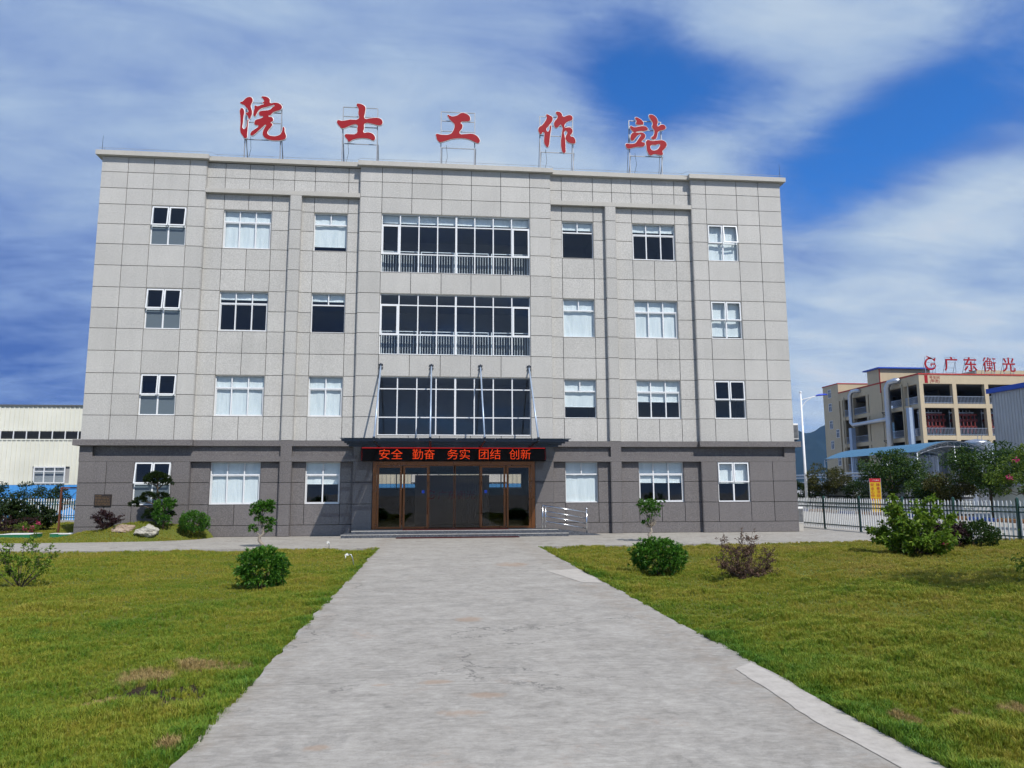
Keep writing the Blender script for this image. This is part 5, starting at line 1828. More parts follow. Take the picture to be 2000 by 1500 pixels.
while x < 24:
    w_ = 0.24 if k % 2 == 0 else 0.07
    bb.box(x, x + w_, FY - (0.0 if k % 2 == 0 else 0.045), FY + 0.1, -0.2, 2.32)
    x += w_
    k += 1
bb.build('blue_base', 'blue_sheet', fb)
MB().box(-75, 24, FY + 0.12, FY + 22, -0.2, 7.8).build('inner_wall', 'interior', fb)
MB().box(-75.2, 24.2, FY - 0.12, FY + 22.2, 7.85, 7.95).build('roof', 'roof_grey', fb)
MB().box(-75, 24, FY - 0.06, FY + 0.11, 5.44, 5.528).build('flashing', 'cream_sheet', fb)
for i in range(18):
    x = -39.0 + i * 0.86
    lv_ = MB()
    for k in range(7):
        z = 5.56 + k * 0.072
        lv_.poly([(x + 0.03, FY - 0.01, z), (x + 0.83, FY - 0.01, z), (x + 0.83, FY + 0.07, z + 0.05), (x + 0.03, FY + 0.07, z + 0.05)], [(0, 1, 2, 3)])
    lo = lv_.build('louvre', 'dark_steel', fb)
    MB().box(x - 0.03, x + 0.03, FY - 0.04, FY + 0.09, 5.535, 6.075).build('mullion', 'white_alu', fb)
for wx in (-29.7, -3.5, -8.0, 1.5):
    w = MB()
    x0, x1, z0, z1 = wx, wx + 2.1, 2.43, 3.59
    if wx > -20:
        w.box(x0, x1, FY - 0.075, FY - 0.07, z0, z1)
    frame_bars(w, x0, x1, z0, z1, FY - 0.1, FY - 0.02, 0.07)
    w.box(x0 + .07, x1 - .07, FY - 0.095, FY - 0.03, 3.24, 3.30)
    for xx in (x0 + 0.7, x0 + 1.4):
        w.box(xx - 0.03, xx + 0.03, FY - 0.097, FY - 0.03, z0 + .07, z1 - .07)
    wo_ = w.build('window', 'white_alu', fb)
    for i in range(3):
        pane(wo_, x0 + 0.05 + i * 0.69, x0 + 0.67 + i * 0.69, z0 + 0.05, 3.25, FY - 0.06)
        pane(wo_, x0 + 0.05 + i * 0.69, x0 + 0.67 + i * 0.69, 3.29, z1 - 0.05, FY - 0.06)


def tree(name, label, c, h, rx, rz, mat, n=2600, leaf=(0.13, 0.07), trunk=0.09, limbs=9, group=None, clear=0.3, bark='bark', clumps_n=34):
    """tapered trunk, limbs, and leaf clumps with gaps between them"""
    x, y, z = c
    t = thing(name, label, 'tree', (x, y, z), group)
    s = MB()
    top = Vector((x + random.uniform(-.15, .15), y, z + h * 0.62))
    s.tube([(x, y, z - 0.1), (x + random.uniform(-.08, .08), y, z + h * clear), top], [trunk, trunk * 0.75, trunk * 0.35], 8)
    cen = Vector((x, y, z + h - rz))
    cl = []
    for i in range(clumps_n):
        d = Vector(rng.normal(0, 1, 3)).normalized()
        rr = random.uniform(0.35, 1.0) ** 0.6
        q = cen + Vector((d.x * rx, d.y * rx, d.z * rz)) * rr
        cl.append((q, random.uniform(0.14, 0.30) * rx))
    for i in range(limbs):
        q, _ = cl[i]
        p0 = Vector((x, y, z + h * random.uniform(clear, 0.6)))
        s.tube([p0, p0.lerp(q, 0.55) + Vector((0, 0, -0.06 * h)), q], [trunk * 0.4, trunk * 0.22, trunk * 0.07], 5, False)
    s.build('trunk', bark, t, True)
    lv = Leaves()
    per = int(n * 0.8) // clumps_n
    for q, r in cl:
        d = dirs(per)
        rad = rng.uniform(0.3, 1.0, (len(d), 1)) ** 0.5
        P = np.array(q) + d * rad * np.array([r * 1.3, r * 1.3, r * 0.85])
        lv.add(P, d * 0.5 + rng.normal(0, 0.6, d.shape) + [0, 0, -0.1], leaf[0], leaf[1])
    lv.build('crown', mat, t)
    return t


for (x, y, h, rx, lab) in ((-28.0, 20.6, 2.75, 1.0, 'tall thin shrub in front of the factory window'), (-30.0, 20.8, 2.5, 0.9, 'thin shrub against the blue base, left of the factory window'), (-26.4, 20.6, 2.45, 0.9, 'bushy shrub against the blue base, right of the factory window'), (-24.2, 20.8, 2.55, 1.1, 'dark shrub behind the rusty frame and fence'), (-31.9, 20.7, 2.5, 0.9, 'dark shrub at the picture edge behind the left fence')):
    tree('fence_shrub', lab, (x, y, -0.05), h, rx, h * 0.5, 'leaf_dark', 2900, (0.14, 0.075), 0.03, 12, 'shrubs behind the left fence', 0.1, clumps_n=44)

# ------------------------------------------------------------------ right side: road, kerb, trees
rd = MB().poly([(16.0, -40, -0.07), (30.0, -40, -0.07), (30.0, 120, -0.07), (16.0, 120, -0.07)], [(0, 1, 2, 3)]).build('road', 'concrete')
tag(rd, kind='structure')
plain('kerb_orange', (0.42, 0.19, 0.07), 0.8)
plain('kerb_blue', (0.03, 0.09, 0.38), 0.7)
plain('verge', (0.09, 0.12, 0.03), 0.95, 0, 0.1, 0.3, 2)
vg = MB().box(30.26, 33.0, -20, 60, -0.3, 0.02).build('verge', 'verge')
tag(vg, kind='structure')
for i in range(20):
    y = -6 + i * 2.4
    k = tag(MB().box(30.0, 30.25, y, y + 2.38, -0.3, 0.13).build('kerb', 'kerb_orange' if i % 3 else 'kerb_blue'), kind='structure')
tree('roadside_tree', 'small olive tree beside the lamp post, beyond the fence', (32.4, 30.9, 0), 4.0, 1.75, 1.25, 'leaf_olive', 4600, (0.18, 0.10), 0.07, 9, 'trees along the road')
tree('roadside_tree', 'full round tree behind the yellow banner', (32.4, 21.8, 0), 4.55, 2.35, 1.5, 'leaf_mid', 9500, (0.19, 0.11), 0.10, 10, 'trees along the road', clumps_n=60)
tree('roadside_tree', 'low dark tree in front of the silver tanks', (32.3, 17.3, 0), 2.8, 1.5, 0.95, 'leaf_mid', 4600, (0.17, 0.10), 0.06, 8, 'trees along the road')
tree('roadside_tree', 'olive tree between the tanks and the tall right-hand tree', (32.3, 14.8, 0), 2.95, 1.6, 1.0, 'leaf_olive', 5200, (0.16, 0.09), 0.06, 8, 'trees along the road')
tree('roadside_tree', 'tall spreading tree in front of the grey shed', (32.3, 11.6, 0), 4.6, 2.3, 1.45, 'leaf_mid', 9500, (0.18, 0.10), 0.11, 11, 'trees along the road', clumps_n=60)
tree('roadside_shrub', 'thin dark shrub left of the lamp post, just past the building', (32.2, 35.6, 0), 2.75, 0.9, 1.1, 'leaf_dark', 2200, (0.17, 0.09), 0.04, 7, 'shrubs along the road', 0.15)
tree('roadside_shrub', 'thin dark shrub right of the lamp post', (32.2, 33.4, 0), 2.65, 0.8, 1.1, 'leaf_dark', 2000, (0.17, 0.09), 0.04, 7, 'shrubs along the road', 0.15)
tree('roadside_shrub', 'dark shrub left of the yellow banner', (32.4, 26.7, 0), 2.55, 1.1, 1.0, 'leaf_dark', 2600, (0.17, 0.09), 0.04, 7, 'shrubs along the road', 0.15)
ft = tree('flowering_tree', 'light green flowering tree at the right edge of the picture beyond the fence', (25.7, 0.6, 0), 3.75, 1.5, 1.35, 'leaf_fresh', 4600, (0.16, 0.08), 0.07, 10, None, 0.25)
for (dx, dy, dz) in ((-1.1, -0.6, 2.3), (-0.6, -1.1, 2.5), (-0.9, -.9, 3.1), (-0.3, -1.2, 3.4)):
    fl = Leaves()
    q = np.array([25.2 + dx, 0.6 + dy, dz])
    fl.add(q + rng.normal(0, 0.05, (22, 3)), dirs(22), 0.09, 0.07)
    fl.build('flower', 'petal', ft)

tree('shade_tree', 'tree just beyond the right border, its shadow lies on the right lawn', (10.9, -20.6, 0), 5.7, 1.9, 1.5, 'leaf_mid', 5200, (0.12, 0.06), 0.09, 11, None, 0.35, clumps_n=50)

# street lamp
plain('lamp_white', (0.76, 0.77, 0.78), 0.4)
plain('lamp_blue', (0.01, 0.05, 0.52), 0.4)
sp_o = thing('street_lamp', 'tall white street lamp with a blue lamp head just right of the building', 'street lamp', (30.6, 31.3, 0))
MB().tube([(30.6, 31.3, -0.1), (30.6, 31.3, 2.2), (30.6, 31.3, 10.3)], [0.14, 0.12, 0.07], 12).build('pole', 'lamp_white', sp_o, True)
MB().lathe((30.6, 31.3, 10.3), [(0.07, 0), (0.1, 0.03), (0.1, 0.14), (0.03, 0.2)], 10).build('cap', 'lamp_white', sp_o)
MB().tube([(30.6, 31.3, 9.0), (31.0, 31.2, 9.55), (31.6, 31.1, 9.95)], 0.03, 7).build('brace', 'lamp_white', sp_o)
MB().tube([(30.6, 31.3, 9.7), (31.6, 31.1, 9.95), (32.0, 31.05, 10.03)], 0.04, 8).build('arm', 'lamp_white', sp_o)
b = MB()
prof = [(0.0, 0.03, 0.02), (0.15, 0.15, 0.06), (0.5, 0.21, 0.09), (0.9, 0.18, 0.07), (1.15, 0.03, 0.02)]
for (l, w, h) in prof:
    for k in range(10):
        a = 2 * math.pi * k / 10
        b.v.append((31.85 + l, 31.05 + w * math.cos(a), 10.05 + 0.10 * l + h * math.sin(a) * (1.6 if math.sin(a) > 0 else 0.6)))
for i in range(len(prof) - 1):
    for k in range(10):
        b.f.append((i * 10 + k, i * 10 + (k + 1) % 10, (i + 1) * 10 + (k + 1) % 10, (i + 1) * 10 + k))
b.build('lamp_head', 'lamp_blue', sp_o, True)

# yellow safety banner
plain('banner_yellow', (0.72, 0.46, 0.012), 0.5)
plain('banner_red', (0.55, 0.02, 0.03), 0.5)
bn = thing('safety_banner', 'upright yellow banner with a red head and red lettering beyond the fence', 'banner', (29.5, 19.15, 0))
rz = Matrix.Rotation(R(-32), 4, 'Z')


def turned(o, c):
    """turn a part about the vertical through c to face the yard"""
    o0 = wloc(o.parent)
    o.data.transform(Matrix.Translation(Vector(c) - o0) @ rz @ Matrix.Translation(o0 - Vector(c)))
    return o


BC = (29.5, 19.15, 0)
turned(MB().box(29.15, 29.85, 19.13, 19.17, 0.2, 2.3).build('panel', 'banner_yellow', bn), BC)
turned(MB().box(29.14, 29.86, 19.125, 19.175, 2.301, 2.56).build('head', 'banner_red', bn), BC)
for s in (-1, 1):
    turned(MB().box(29.5 + s * 0.37 - 0.015, 29.5 + s * 0.37 + 0.015, 19.135, 19.165, -0.1, 2.58).build('post', 'galvanised', bn), BC)
for i, chs in enumerate(('安全心中留工', '隐患须防对安')):
    for j, ch in enumerate(chs):
        z = 2.12 - j * 0.26 - (0.12 if j > 4 else 0)
        turned(text('lettering', 'banner_red', bn, ch, 29.32 + i * 0.36, 19.122, z, 0.2, 0.002, fit_w=0.22, fit_h=0.21), BC)
turned(text('head_lettering', 'letter_white', bn, '广东衡光', 29.56, 19.12, 2.43, 0.1, 0.002, fit_w=0.4), BC)

# caged liquid totes stacked two high
plain('tote_white', (0.62, 0.65, 0.66), 0.45, 0, 0.4, 0.12, 4)
proto = {}


def tote(x, y, z, lab):
    t = thing('liquid_tote', lab, 'tote', (x, y, z), 'caged liquid totes stacked beyond the road')
    if not proto:
        b = MB().cbox(-0.55, 0.55, -0.47, 0.47, 0.14, 1.06, 0.06)
        b.lathe((0, 0, 1.06), [(0.11, 0), (0.11, 0.04), (0.02, 0.05)], 10)
        cg = MB()
        for k in range(8):
            u = -0.58 + k * 1.16 / 7
            for yy in (-0.5, 0.5):
                cg.box(u - 0.012, u + 0.012, yy - 0.012, yy + 0.012, 0.13, 1.06)
            v = -0.5 + k / 7
            for xx in (-0.58, 0.58):
                cg.box(xx - 0.012, xx + 0.012, v - 0.012, v + 0.012, 0.13, 1.06)
        for k in range(6):
            z_ = 0.14 + k * 0.18
            for yy in (-0.5, 0.5):
                cg.box(-0.59, 0.59, yy - 0.016, yy + 0.016, z_ - 0.012, z_ + 0.012)
            for xx in (-0.58, 0.58):
                cg.box(xx - 0.016, xx + 0.016, -0.5, 0.5, z_ - 0.012, z_ + 0.012)
        pl_ = MB().box(-0.6, 0.6, -0.5, 0.5, 0.10, 0.128)
        for xx in (-0.5, 0, 0.5):
            pl_.box(xx - 0.07, xx + 0.07, -0.5, 0.5, 0.0, 0.099)
        for nm, bb_, mt in (('tank', b, 'tote_white'), ('cage', cg, 'galvanised'), ('pallet', pl_, 'ac_dark')):
            me = bpy.data.meshes.new(nm)
            me.from_pydata(bb_.v, [], bb_.f)
            me.materials.append(MATS[mt])
            proto[nm] = me
    for nm, me in proto.items():
        link(nm, me, None, t)
    t.rotation_euler = (0, 0, R(90) + random.uniform(-.03, .03))
    return t


ORD = ['first', 'second', 'third', 'fourth', 'fifth', 'sixth', 'seventh', 'eighth', 'ninth', 'tenth', 'eleventh', 'twelfth', 'thirteenth', 'fourteenth', 'fifteenth']
for i in range(15):
    y = 16.5 + i * 1.32
    for lv_i in range(2):
        if (i, lv_i) in ((4, 1), (9, 1)):
            continue
        tote(34.0, y, lv_i * 1.12, 'white caged liquid tote, %s layer, %s from the right end of the row' % ('lower' if lv_i == 0 else 'upper', ORD[i]))

# arched blue canopy, silver tanks, stair
plain('blue_roof', (0.065, 0.175, 0.28), 0.45, 0, 0.4, 0.1, 0.6)
ac = thing('arched_shelter', 'long arched blue sheet roof on steel posts in front of the yellow factory', 'shelter', (46.8, 42, 0))
NA = 12


def arch(u):
    x = 43.1 + 7.6 * u
    return x, 5.25 + 1.05 * math.sin(math.pi * u)


b = MB()
ys = [34.0 + i * 0.56 for i in range(31)]
for j, y in enumerate(ys):
    for i in range(NA + 1):
        x, z = arch(i / NA)
        b.v.append((x, y, z + (0.02 if j % 2 else 0)))
for j in range(len(ys) - 1):
    for i in range(NA):
        a = j * (NA + 1) + i
        b.f.append((a, a + 1, a + NA + 2, a + NA + 1))
b.build('roof_sheet', 'blue_roof', ac)
for y in (34.05, 39.5, 45.0, 50.7):
    ts = MB()
    up_, lo_ = [], []
    for i in range(NA + 1):
        x, z = arch(i / NA)
        up_.append((x, y, z - 0.07))
        lo_.append((x, y, z - 0.55 + 0.25 * abs(2 * i / NA - 1)))
    ts.tube(up_, 0.035, 6)
    ts.tube(lo_, 0.035, 6)
    for i in range(NA):
        ts.tube([up_[i], lo_[i + 1]], 0.02, 5)
        ts.tube([up_[i], lo_[i]], 0.02, 5)
    ts.build('arch_truss', 'galvanised', ac)
    for u in (0.0, 0.5, 1.0):
        x, z = arch(u)
        MB().tube([(x, y, -0.1), (x, y, z - (0.5 if u == 0.5 else 0.1))], 0.07, 8).build('post', 'galvanised', ac, True)
m, gg = new_mat('tank_metal')
p = pos(gg)
mpt = gg.n('ShaderNodeMapping', {'Vector': p})
mpt.inputs['Scale'].default_value = (3, 3, 0.1)
t1 = gg.noise(mpt.outputs[0], 2.0, 5, 0.6)
c = gg.ramp(t1, [(0.3, (0.38, 0.40, 0.43)), (0.7, (0.62, 0.64, 0.67))])
finish(m, gg, principled(gg, c, 0.34, 0.85, 0.5))
for i, (x, y, r, h, lab) in enumerate(((46.3, 37.6, 1.35, 4.9, 'ribbed silver tank under the arched blue roof, left of the two big ones'), (49.4, 37.2, 1.5, 5.0, 'ribbed silver tank under the arched blue roof, the right-hand big one'), (53.0, 39.0, 1.5, 6.3, 'white-topped silver tank right of the arched roof'))):
    t = thing('storage_tank', lab, 'tank', (x, y, 0), 'silver tanks under the arched roof')
    tb = MB()
    n = 48
    prof = [(0.0), (h)]
    b0 = len(tb.v)
    for z in (0.0, h * 0.5, h):
        for k in range(n):
            a = 2 * math.pi * k / n
            rr = r + (0.03 if k % 2 else 0.0)
            tb.v.append((x + rr * math.cos(a), y + rr * math.sin(a), z))
    for j in range(2):
        for k in range(n):
            tb.f.append((j * n + k, j * n + (k + 1) % n, (j + 1) * n + (k + 1) % n, (j + 1) * n + k))
    tb.build('shell', 'tank_metal', t)
    MB().lathe((x, y, h), [(r + 0.04, 0), (r * 0.6, 0.35), (0.1, 0.5)], 24).build('roof', 'tank_metal', t, True)
    ld = MB()
    ax, ay = x - r * 0.5, y - r * 0.95
    for s in (-0.22, 0.22):
        ld.tube([(ax + s, ay - 0.12, 0), (ax + s, ay - 0.12, h + 0.8)], 0.025, 5)
    for k in range(int(h / 0.35)):
        ld.tube([(ax - 0.22, ay - 0.12, 0.3 + k * 0.35), (ax + 0.22, ay - 0.12, 0.3 + k * 0.35)], 0.016, 4)
    ld.build('ladder', 'galvanised', t)
sr = thing('steel_stair', 'dark steel stair with railing in front of the silver tanks', 'stair', (45.0, 35.6, 0))
b = MB()
for k in range(14):
    b.box(43.6 + k * 0.19, 43.85 + k * 0.19, 35.2, 35.9, 3.0 - k * 0.2, 3.03 - k * 0.2)
b.build('tread', 'dark_steel', sr)
for yy in (35.18, 35.92):
    MB().tube([(43.5, yy, 3.05), (46.3, yy, 0.1)], 0.05, 6).tube([(43.5, yy, 4.0), (46.3, yy, 1.05)], 0.03, 6).build('stringer', 'dark_steel', sr)
MB().box(42.2, 43.6, 35.1, 36.0, 2.98, 3.06).build('landing', 'dark_steel', sr)
# pipe bridge left of the tanks
pr_ = thing('pipe_rack', 'low steel pipe rack with white pipes behind the totes, left of the banner', 'pipe rack', (38, 44, 0))
for y in (30, 35, 40, 45, 50, 55):
    MB().box(37.92, 38.08, y - 0.08, y + 0.08, 0, 3.2).build('post', 'dark_steel', pr_)
for dx, z, r in ((0.0, 3.3, 0.09), (0.3, 3.3, 0.07), (-0.3, 3.0, 0.06), (0.1, 2.5, 0.1)):
    MB().tube([(38 + dx, 28, z), (38 + dx, 60, z)], r, 8).build('pipe', 'galvanised', pr_, True)

# grey shed with a blue roof edge
m, gg = new_mat('grey_sheet')
p = pos(gg)
b1 = gg.noise(p, 0.5, 5, 0.6)
c = gg.ramp(b1, [(0.3, (0.44, 0.44, 0.43)), (0.7, (0.54, 0.54, 0.53))])
finish(m, gg, principled(gg, c, 0.5, 0, 0.4))
plain('edge_blue', (0.02, 0.08, 0.45), 0.5)
gs = thing('grey_shed', 'grey corrugated shed with a bright blue roof edge at the right border', 'building', (42.8, 14, 0))
b = MB()
y = -12.0
k = 0
while y < 23.6:
    w_ = 0.24 if k % 2 == 0 else 0.07
    b.box(42.8 - (0 if k % 2 == 0 else 0.04), 43.0, y, y + w_, -0.1, 9.4)
    y += w_
    k += 1
b.box(43.0, 60, 23.4, 23.7, -0.1, 9.4)
b.box(43.0, 60, -12, -11.8, -0.1, 9.4)
b.build('wall', 'grey_sheet', gs)
MB().box(42.55, 60.2, -12.2, 23.95, 9.41, 9.78).build('roof_edge', 'edge_blue', gs)
for y in (2.0, 10.0, 18.0):
    MB().tube([(42.68, y, 0), (42.68, y, 9.4)], 0.07, 8).build('downpipe', 'grey_sheet', gs, True)
# low white wall and blue barrels beyond the road
tag(MB().box(33.2, 33.4, 4.0, 12.6, -0.1, 1.9).build('white_wall', 'white_plastic'), 'low white wall behind the tall right-hand tree', 'wall')
for i, (x, y) in enumerate(((32.6, 4.2), (32.7, 5.0), (32.5, 5.9))):
    t = tag(MB().lathe((x, y, 0.02), [(0.28, 0), (0.29, 0.03), (0.28, 0.3), (0.295, 0.32), (0.28, 0.34), (0.28, 0.6), (0.295, 0.62), (0.28, 0.64), (0.27, 0.9), (0.24, 0.92)], 16).build('barrel', 'kerb_blue'), 'blue plastic barrel by the white wall beyond the road, %s of three' % ('nearest', 'middle', 'farthest')[i], 'barrel', 'blue barrels by the white wall')

# ------------------------------------------------------------------ yellow factory
granite('cream_paint', (0.47, 0.39, 0.265), (0.43, 0.355, 0.24), (0.51, 0.42, 0.285), 0.02)
plain('trim_red', (0.38, 0.03, 0.02), 0.6)
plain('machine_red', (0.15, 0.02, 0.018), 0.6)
ff = thing('yellow_factory', 'cream open-sided five-storey factory with railings, pipes and red rooftop name', 'building', (80, 80, 0))
FX, FY2 = 69.0, 70.0
LEVELS = [-0.2, 4.9, 9.5, 14.2, 18.65]
# columns of the front (facing the yard) and of the left flank
cxs = [69.0, 74.2, 79.3, 84.4, 89.5, 94.6]
cys = [70.0, 73.7, 78.6, 83.2, 87.6, 91.0]
for x in cxs:
    box('column', 'cream_paint', ff, x, x + 0.62, FY2, FY2 + 0.6, -0.2, 17.15)
for y in cys[1:]:
    box('column', 'cream_paint', ff, FX, FX + 0.6, y, y + 0.62, -0.2, 17.15)
for z in LEVELS[1:-1]:
    for a, b_ in zip(cxs[:-1], cxs[1:]):
        box('beam', 'cream_paint', ff, a + 0.62, b_, FY2 + 0.02, FY2 + 0.5, z - 0.62, z)
    for a, b_ in zip(cys[:-1], cys[1:]):
        box('beam', 'cream_paint', ff, FX + 0.02, FX + 0.5, a + 0.62, b_, z - 0.62, z)
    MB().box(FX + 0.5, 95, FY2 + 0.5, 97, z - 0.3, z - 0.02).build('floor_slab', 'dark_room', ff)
MB().box(FX, 95.2, FY2, FY2 + 0.5, 17.151, 18.5).build('parapet', 'cream_paint', ff)
MB().box(FX, FX + 0.5, FY2 + 0.501, 92.0, 17.151, 18.5).build('parapet', 'cream_paint', ff)
MB().box(FX - 0.08, 95.3, FY2 - 0.08, FY2 + 0.52, 18.501, 18.70).build('coping', 'trim_red', ff)
MB().box(FX - 0.08, FX + 0.52, FY2 + 0.521, 92.0, 18.501, 18.70).build('coping', 'trim_red', ff)
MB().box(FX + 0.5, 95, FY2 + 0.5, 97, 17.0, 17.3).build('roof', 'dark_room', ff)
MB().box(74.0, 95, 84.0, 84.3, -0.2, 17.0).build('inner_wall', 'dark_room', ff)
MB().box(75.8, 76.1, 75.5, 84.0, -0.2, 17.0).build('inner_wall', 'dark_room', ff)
for z in LEVELS[1:-1]:
    r = MB()
    for a, b_ in zip(cxs[:-1], cxs[1:]):
        for zz_ in (1.1, 0.15):
            r.box(a + 0.63, b_ - 0.01, FY2 + 0.1, FY2 + 0.16, z + zz_ - 0.03, z + zz_ + 0.03)
        x = a + 0.75
        while x < b_:
            r.box(x - 0.02, x + 0.02, FY2 + 0.11, FY2 + 0.15, z + 0.001, z + 1.1)
            x += 0.22
    for a, b_ in zip(cys[:-1], cys[1:]):
        for zz_ in (1.1, 0.15):
            r.box(FX + 0.1, FX + 0.16, a + 0.63, b_ - 0.01, z + zz_ - 0.03, z + zz_ + 0.03)
        y = a + 0.75
        while y < b_:
            r.box(FX + 0.11, FX + 0.15, y - 0.02, y + 0.02, z + 0.001, z + 1.1)
            y += 0.22
    tag(r.build('railing', 'galvanised', ff), kind='stuff')
# stair tower and end block on the left flank
MB().box(FX - 0.02, FX + 0.62, 79.4, 82.9, -0.2, 20.9).build('stair_tower', 'cream_paint', ff)
MB().box(FX + 0.621, 77.6, 79.4, 82.9, 17.31, 20.9).build('stair_tower', 'cream_paint', ff)
MB().box(FX - 0.5, 78.2, 78.9, 83.4, 20.901, 21.1).build('tower_roof', 'edge_blue', ff)
MB().box(FX - 0.06, FX - 0.021, 79.34, 79.6, 17.0, 20.9).build('tower_trim', 'trim_red', ff)
MB().box(FX - 0.015, 76.0, 92.001, 97.2, -0.2, 20.2).build('end_block', 'cream_paint', ff)
MB().box(FX - 0.09, 76.1, 91.95, 97.3, 20.201, 20.38).build('coping', 'trim_red', ff)
for (y, z) in ((94.9, 18.8), (94.9, 16.3), (94.9, 13.2), (92.9, 11.5), (94.9, 9.6), (92.9, 6.6)):
    w = MB()
    w.box(FX - 0.02, FX - 0.0155, y - 0.45, y + 0.45, z - 0.7, z + 0.7)
    wo_ = w.build('window', 'ac_dark', ff)
    wf = MB()
    for (a, b_, c_, d_) in ((-0.5, 0.5, -0.75, -0.68), (-0.5, 0.5, 0.68, 0.75), (-0.5, -0.43, -0.68, 0.68), (0.43, 0.5, -0.68, 0.68), (-0.03, 0.03, -0.68, 0.68), (-0.43, -0.03, 0.2, 0.26), (0.03, 0.43, 0.2, 0.26)):
        wf.box(FX - 0.07, FX - 0.021, y + a, y + b_, z + c_, z + d_)
    wf.build('frame', 'white_alu', wo_)
    MB().box(FX - 0.045, FX - 0.04, y - 0.43, y + 0.43, z - 0.68, z + 0.68).build('pane', 'glass', wo_)
# pipes and ducts on the flank
MB().tube([(69.3, 85.2, 18.0), (68.5, 85.6, 18.15), (68.2, 86.4, 18.1), (68.2, 87.1, 17.5), (68.2, 87.2, 14), (68.2, 87.2, 12.9), (68.2, 86.6, 12.45), (68.2, 82, 12.5), (68.2, 77.3, 12.55)], 0.34, 12).build('pipe', 'galvanised', ff, True)
MB().tube([(69.4, 74.5, 18.2), (68.4, 74.9, 18.25), (68.1, 75.8, 18.1), (68.1, 76.5, 17.4), (68.1, 76.6, 12), (68.1, 76.7, 2)], 0.45, 12).build('pipe', 'galvanised', ff, True)
plain('duct_blue', (0.30, 0.38, 0.50), 0.5)
MB().box(67.9, 68.6, 71.2, 71.9, 0, 13.7).build('duct', 'duct_blue', ff)
MB().box(67.9, 68.6, 86.8, 87.6, 0, 12.0).build('duct', 'duct_blue', ff)
for y in (72.5, 74.0, 90.2):
    MB().tube([(68.85, y, 0), (68.85, y, 17.6)], 0.09, 7).build('downpipe', 'cream_paint', ff, True)
b = MB()
for y, z in ((77.5, 13.6), (77.5, 9.2), (84.5, 13.0)):
    b.tube([(69, y, z), (67.6, y, z)], 0.06, 5).tube([(69, y, z - 1.0), (67.6, y, z)], 0.05, 5)
b.build('pipe_bracket', 'dark_steel', ff)
# machinery seen in the open storeys
for i, (a, b_) in enumerate(((70.0, 73.9), (75.0, 79.0), (80.2, 84.1))):
    mc = MB()
    mc.box(a, b_, 71.6, 72.2, 11.7, 12.1).box(a + 0.1, b_ - 0.2, 71.4, 72.0, 12.6, 12.85)
    mc.box(a + 0.3, b_ - 0.3, 71.5, 71.8, 10.9, 11.05)
    for k in range(6):
        xx = a + 0.3 + k * 0.62
        mc.box(xx, xx + 0.14, 71.5, 71.7, 10.0, 12.9)
        mc.lathe((xx + 0.2, 71.6, 10.5), [(0.05, 0), (0.22, 0.15), (0.22, 0.5), (0.05, 0.6)], 8)
    mc.build('red_machine', 'machine_red', ff)
    pp = MB()
    for k in range(7):
        xx = a + 0.2 + k * 0.55
        pp.tube([(xx, 72.5, 9.6), (xx, 72.5, 13.5)], 0.06, 6)
    pp.tube([(a, 72.4, 13.1), (b_, 72.4, 13.1)], 0.1, 6)
    pp.build('pipework', 'galvanised', ff)
# painted number and name
text('painted_number', 'letter_red', ff, '1', 70.15, 69.985, 17.82, 1.5, 0.004, fit_w=0.5, fit_h=1.15)
text('painted_name', 'letter_red', ff, '号车间', 71.5, 69.985, 18.08, 0.5, 0.004, fit_w=1.6)
text('painted_name', 'letter_red', ff, '(甲类)', 71.5, 69.985, 17.5, 0.5, 0.004, fit_w=1.5)
CH = [('logo', 72.05), ('广', 75.35), ('东', 78.5), ('衡', 81.6), ('光', 84.75)]
HW = {'logo': 'red ring-shaped mark on the roof of the yellow factory', '广': 'first red character after the ring mark on the factory roof', '东': 'second red character on the factory roof', '衡': 'third and densest red character on the factory roof', '光': 'last red character on the factory roof, at the right'}
for ch, x in CH:
    t = thing('factory_roof_character', HW[ch], 'sign character', (x, 71.5, 17.3), 'red characters on the factory roof')
    if ch == 'logo':
        ring_logo(x, 71.4, 20.35, 0.95).build('face', 'letter_red', t)
    else:
        text('face', 'letter_red', t, ch, x, 71.4, 20.4, 2.0, 0.03, fit_w=2.15, fit_h=2.2, offset=0.0 if ch == '衡' else 0.025)
    f = MB()
    for xx in (x - 0.8, x + 0.8):
        f.tube([(xx, 71.5, 17.3), (xx, 71.5, 21.4)], 0.045, 5)
        f.tube([(xx, 71.5, 20.8), (xx, 73.0, 17.3)], 0.035, 5)
    for z in (21.4, 20.6, 19.8, 19.1):
        f.tube([(x - 0.8, 71.5, z), (x + 0.8, 71.5, z)], 0.03, 5)
    f.build('frame', 'galvanised', t)
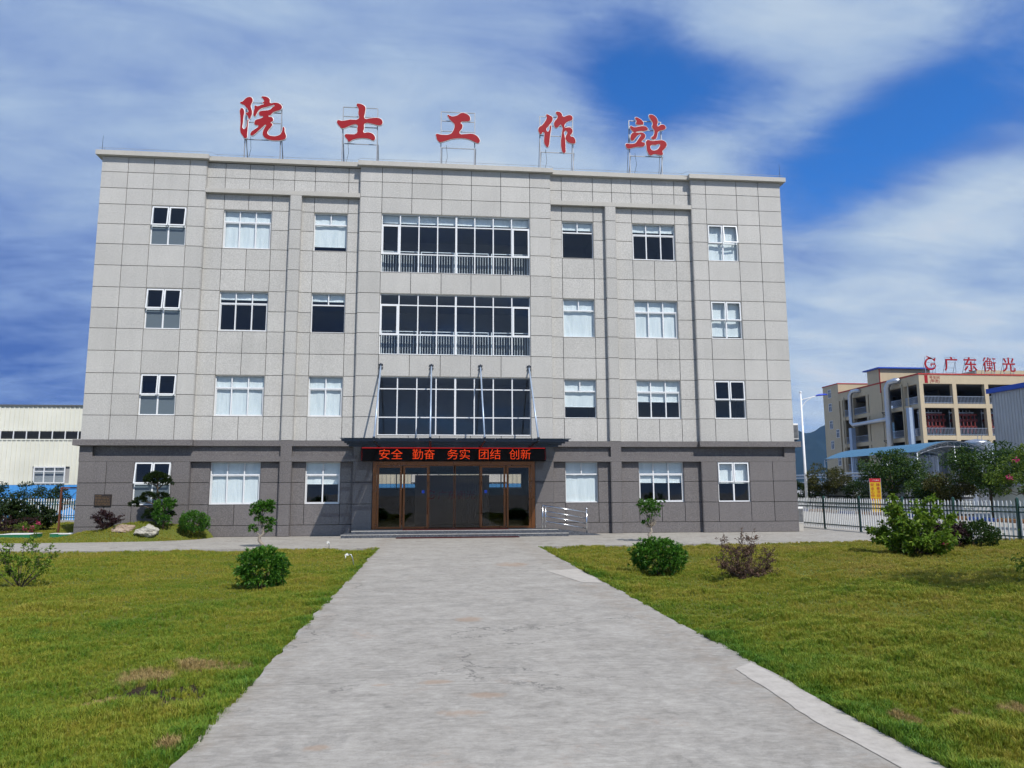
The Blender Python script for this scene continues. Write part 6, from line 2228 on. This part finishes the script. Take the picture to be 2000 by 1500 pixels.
# roof plant at the right
MB().box(83.0, 92.0, 76.0, 82.0, 17.31, 20.3).build('roof_house', 'cream_paint', ff)

# ------------------------------------------------------------------ mountains and air
m, gg = new_mat('hazy_forest')
p = pos(gg)
b1 = gg.noise(p, 0.012, 8, 0.7)
c = gg.ramp(b1, [(0.3, (0.006, 0.014, 0.016)), (0.7, (0.013, 0.026, 0.024))])  # woods tinted bluish: some of the distance haze is put into the colour
finish(m, gg, principled(gg, c, 0.95, 0, 0.05))
RX = [-300, 600, 1000, 1337, 1440, 1500, 1574, 1666, 1800, 2100, 2600]
RZ = [40, 110, 170, 225, 248, 226, 262, 300, 330, 300, 180]
V, F_ = [], []
nx_, ny_ = 150, 24
for j in range(ny_):
    for i in range(nx_):
        x = -300 + 2900 * i / (nx_ - 1)
        v = j / (ny_ - 1)
        y = 2100 + 1400 * v - (x - 1500) * 0.104
        crest = float(np.interp(x, RX, RZ))
        sh = max(0.0, 1 - abs(v - 0.52) / 0.52) ** 1.15
        z = crest * sh * (1 + 0.28 * fbm(x, y, 0.006, 5.0, 5) * (1 - sh) * 2) + (6 * fbm(x, y, 0.03, 2.0, 3) if sh > 0.02 else 0) - 3
        V.append((x, y, z))
for j in range(ny_ - 1):
    for i in range(nx_ - 1):
        a = j * nx_ + i
        F_.append((a, a + 1, a + nx_ + 1, a + nx_))
me = bpy.data.meshes.new('mountain')
me.from_pydata(V, [], F_)
me.polygons.foreach_set('use_smooth', [True] * len(me.polygons))
tag(link('mountain', me, 'hazy_forest'), kind='structure')

m, gg = new_mat('haze')
pv = gg.n('ShaderNodeVolumePrincipled')
pv.inputs['Color'].default_value = (0.30, 0.55, 1.0, 1)
pv.inputs['Density'].default_value = 0.00007
pv.inputs['Anisotropy'].default_value = 0.0
gg.n('ShaderNodeOutputMaterial', {'Volume': pv.outputs[0]})
hz = MB().box(-3050, 3050, -350, 4050, -4, 345).build('haze', 'haze')
tag(hz, 'thin bluish air between the camera and the far mountains', 'haze', kind='stuff')
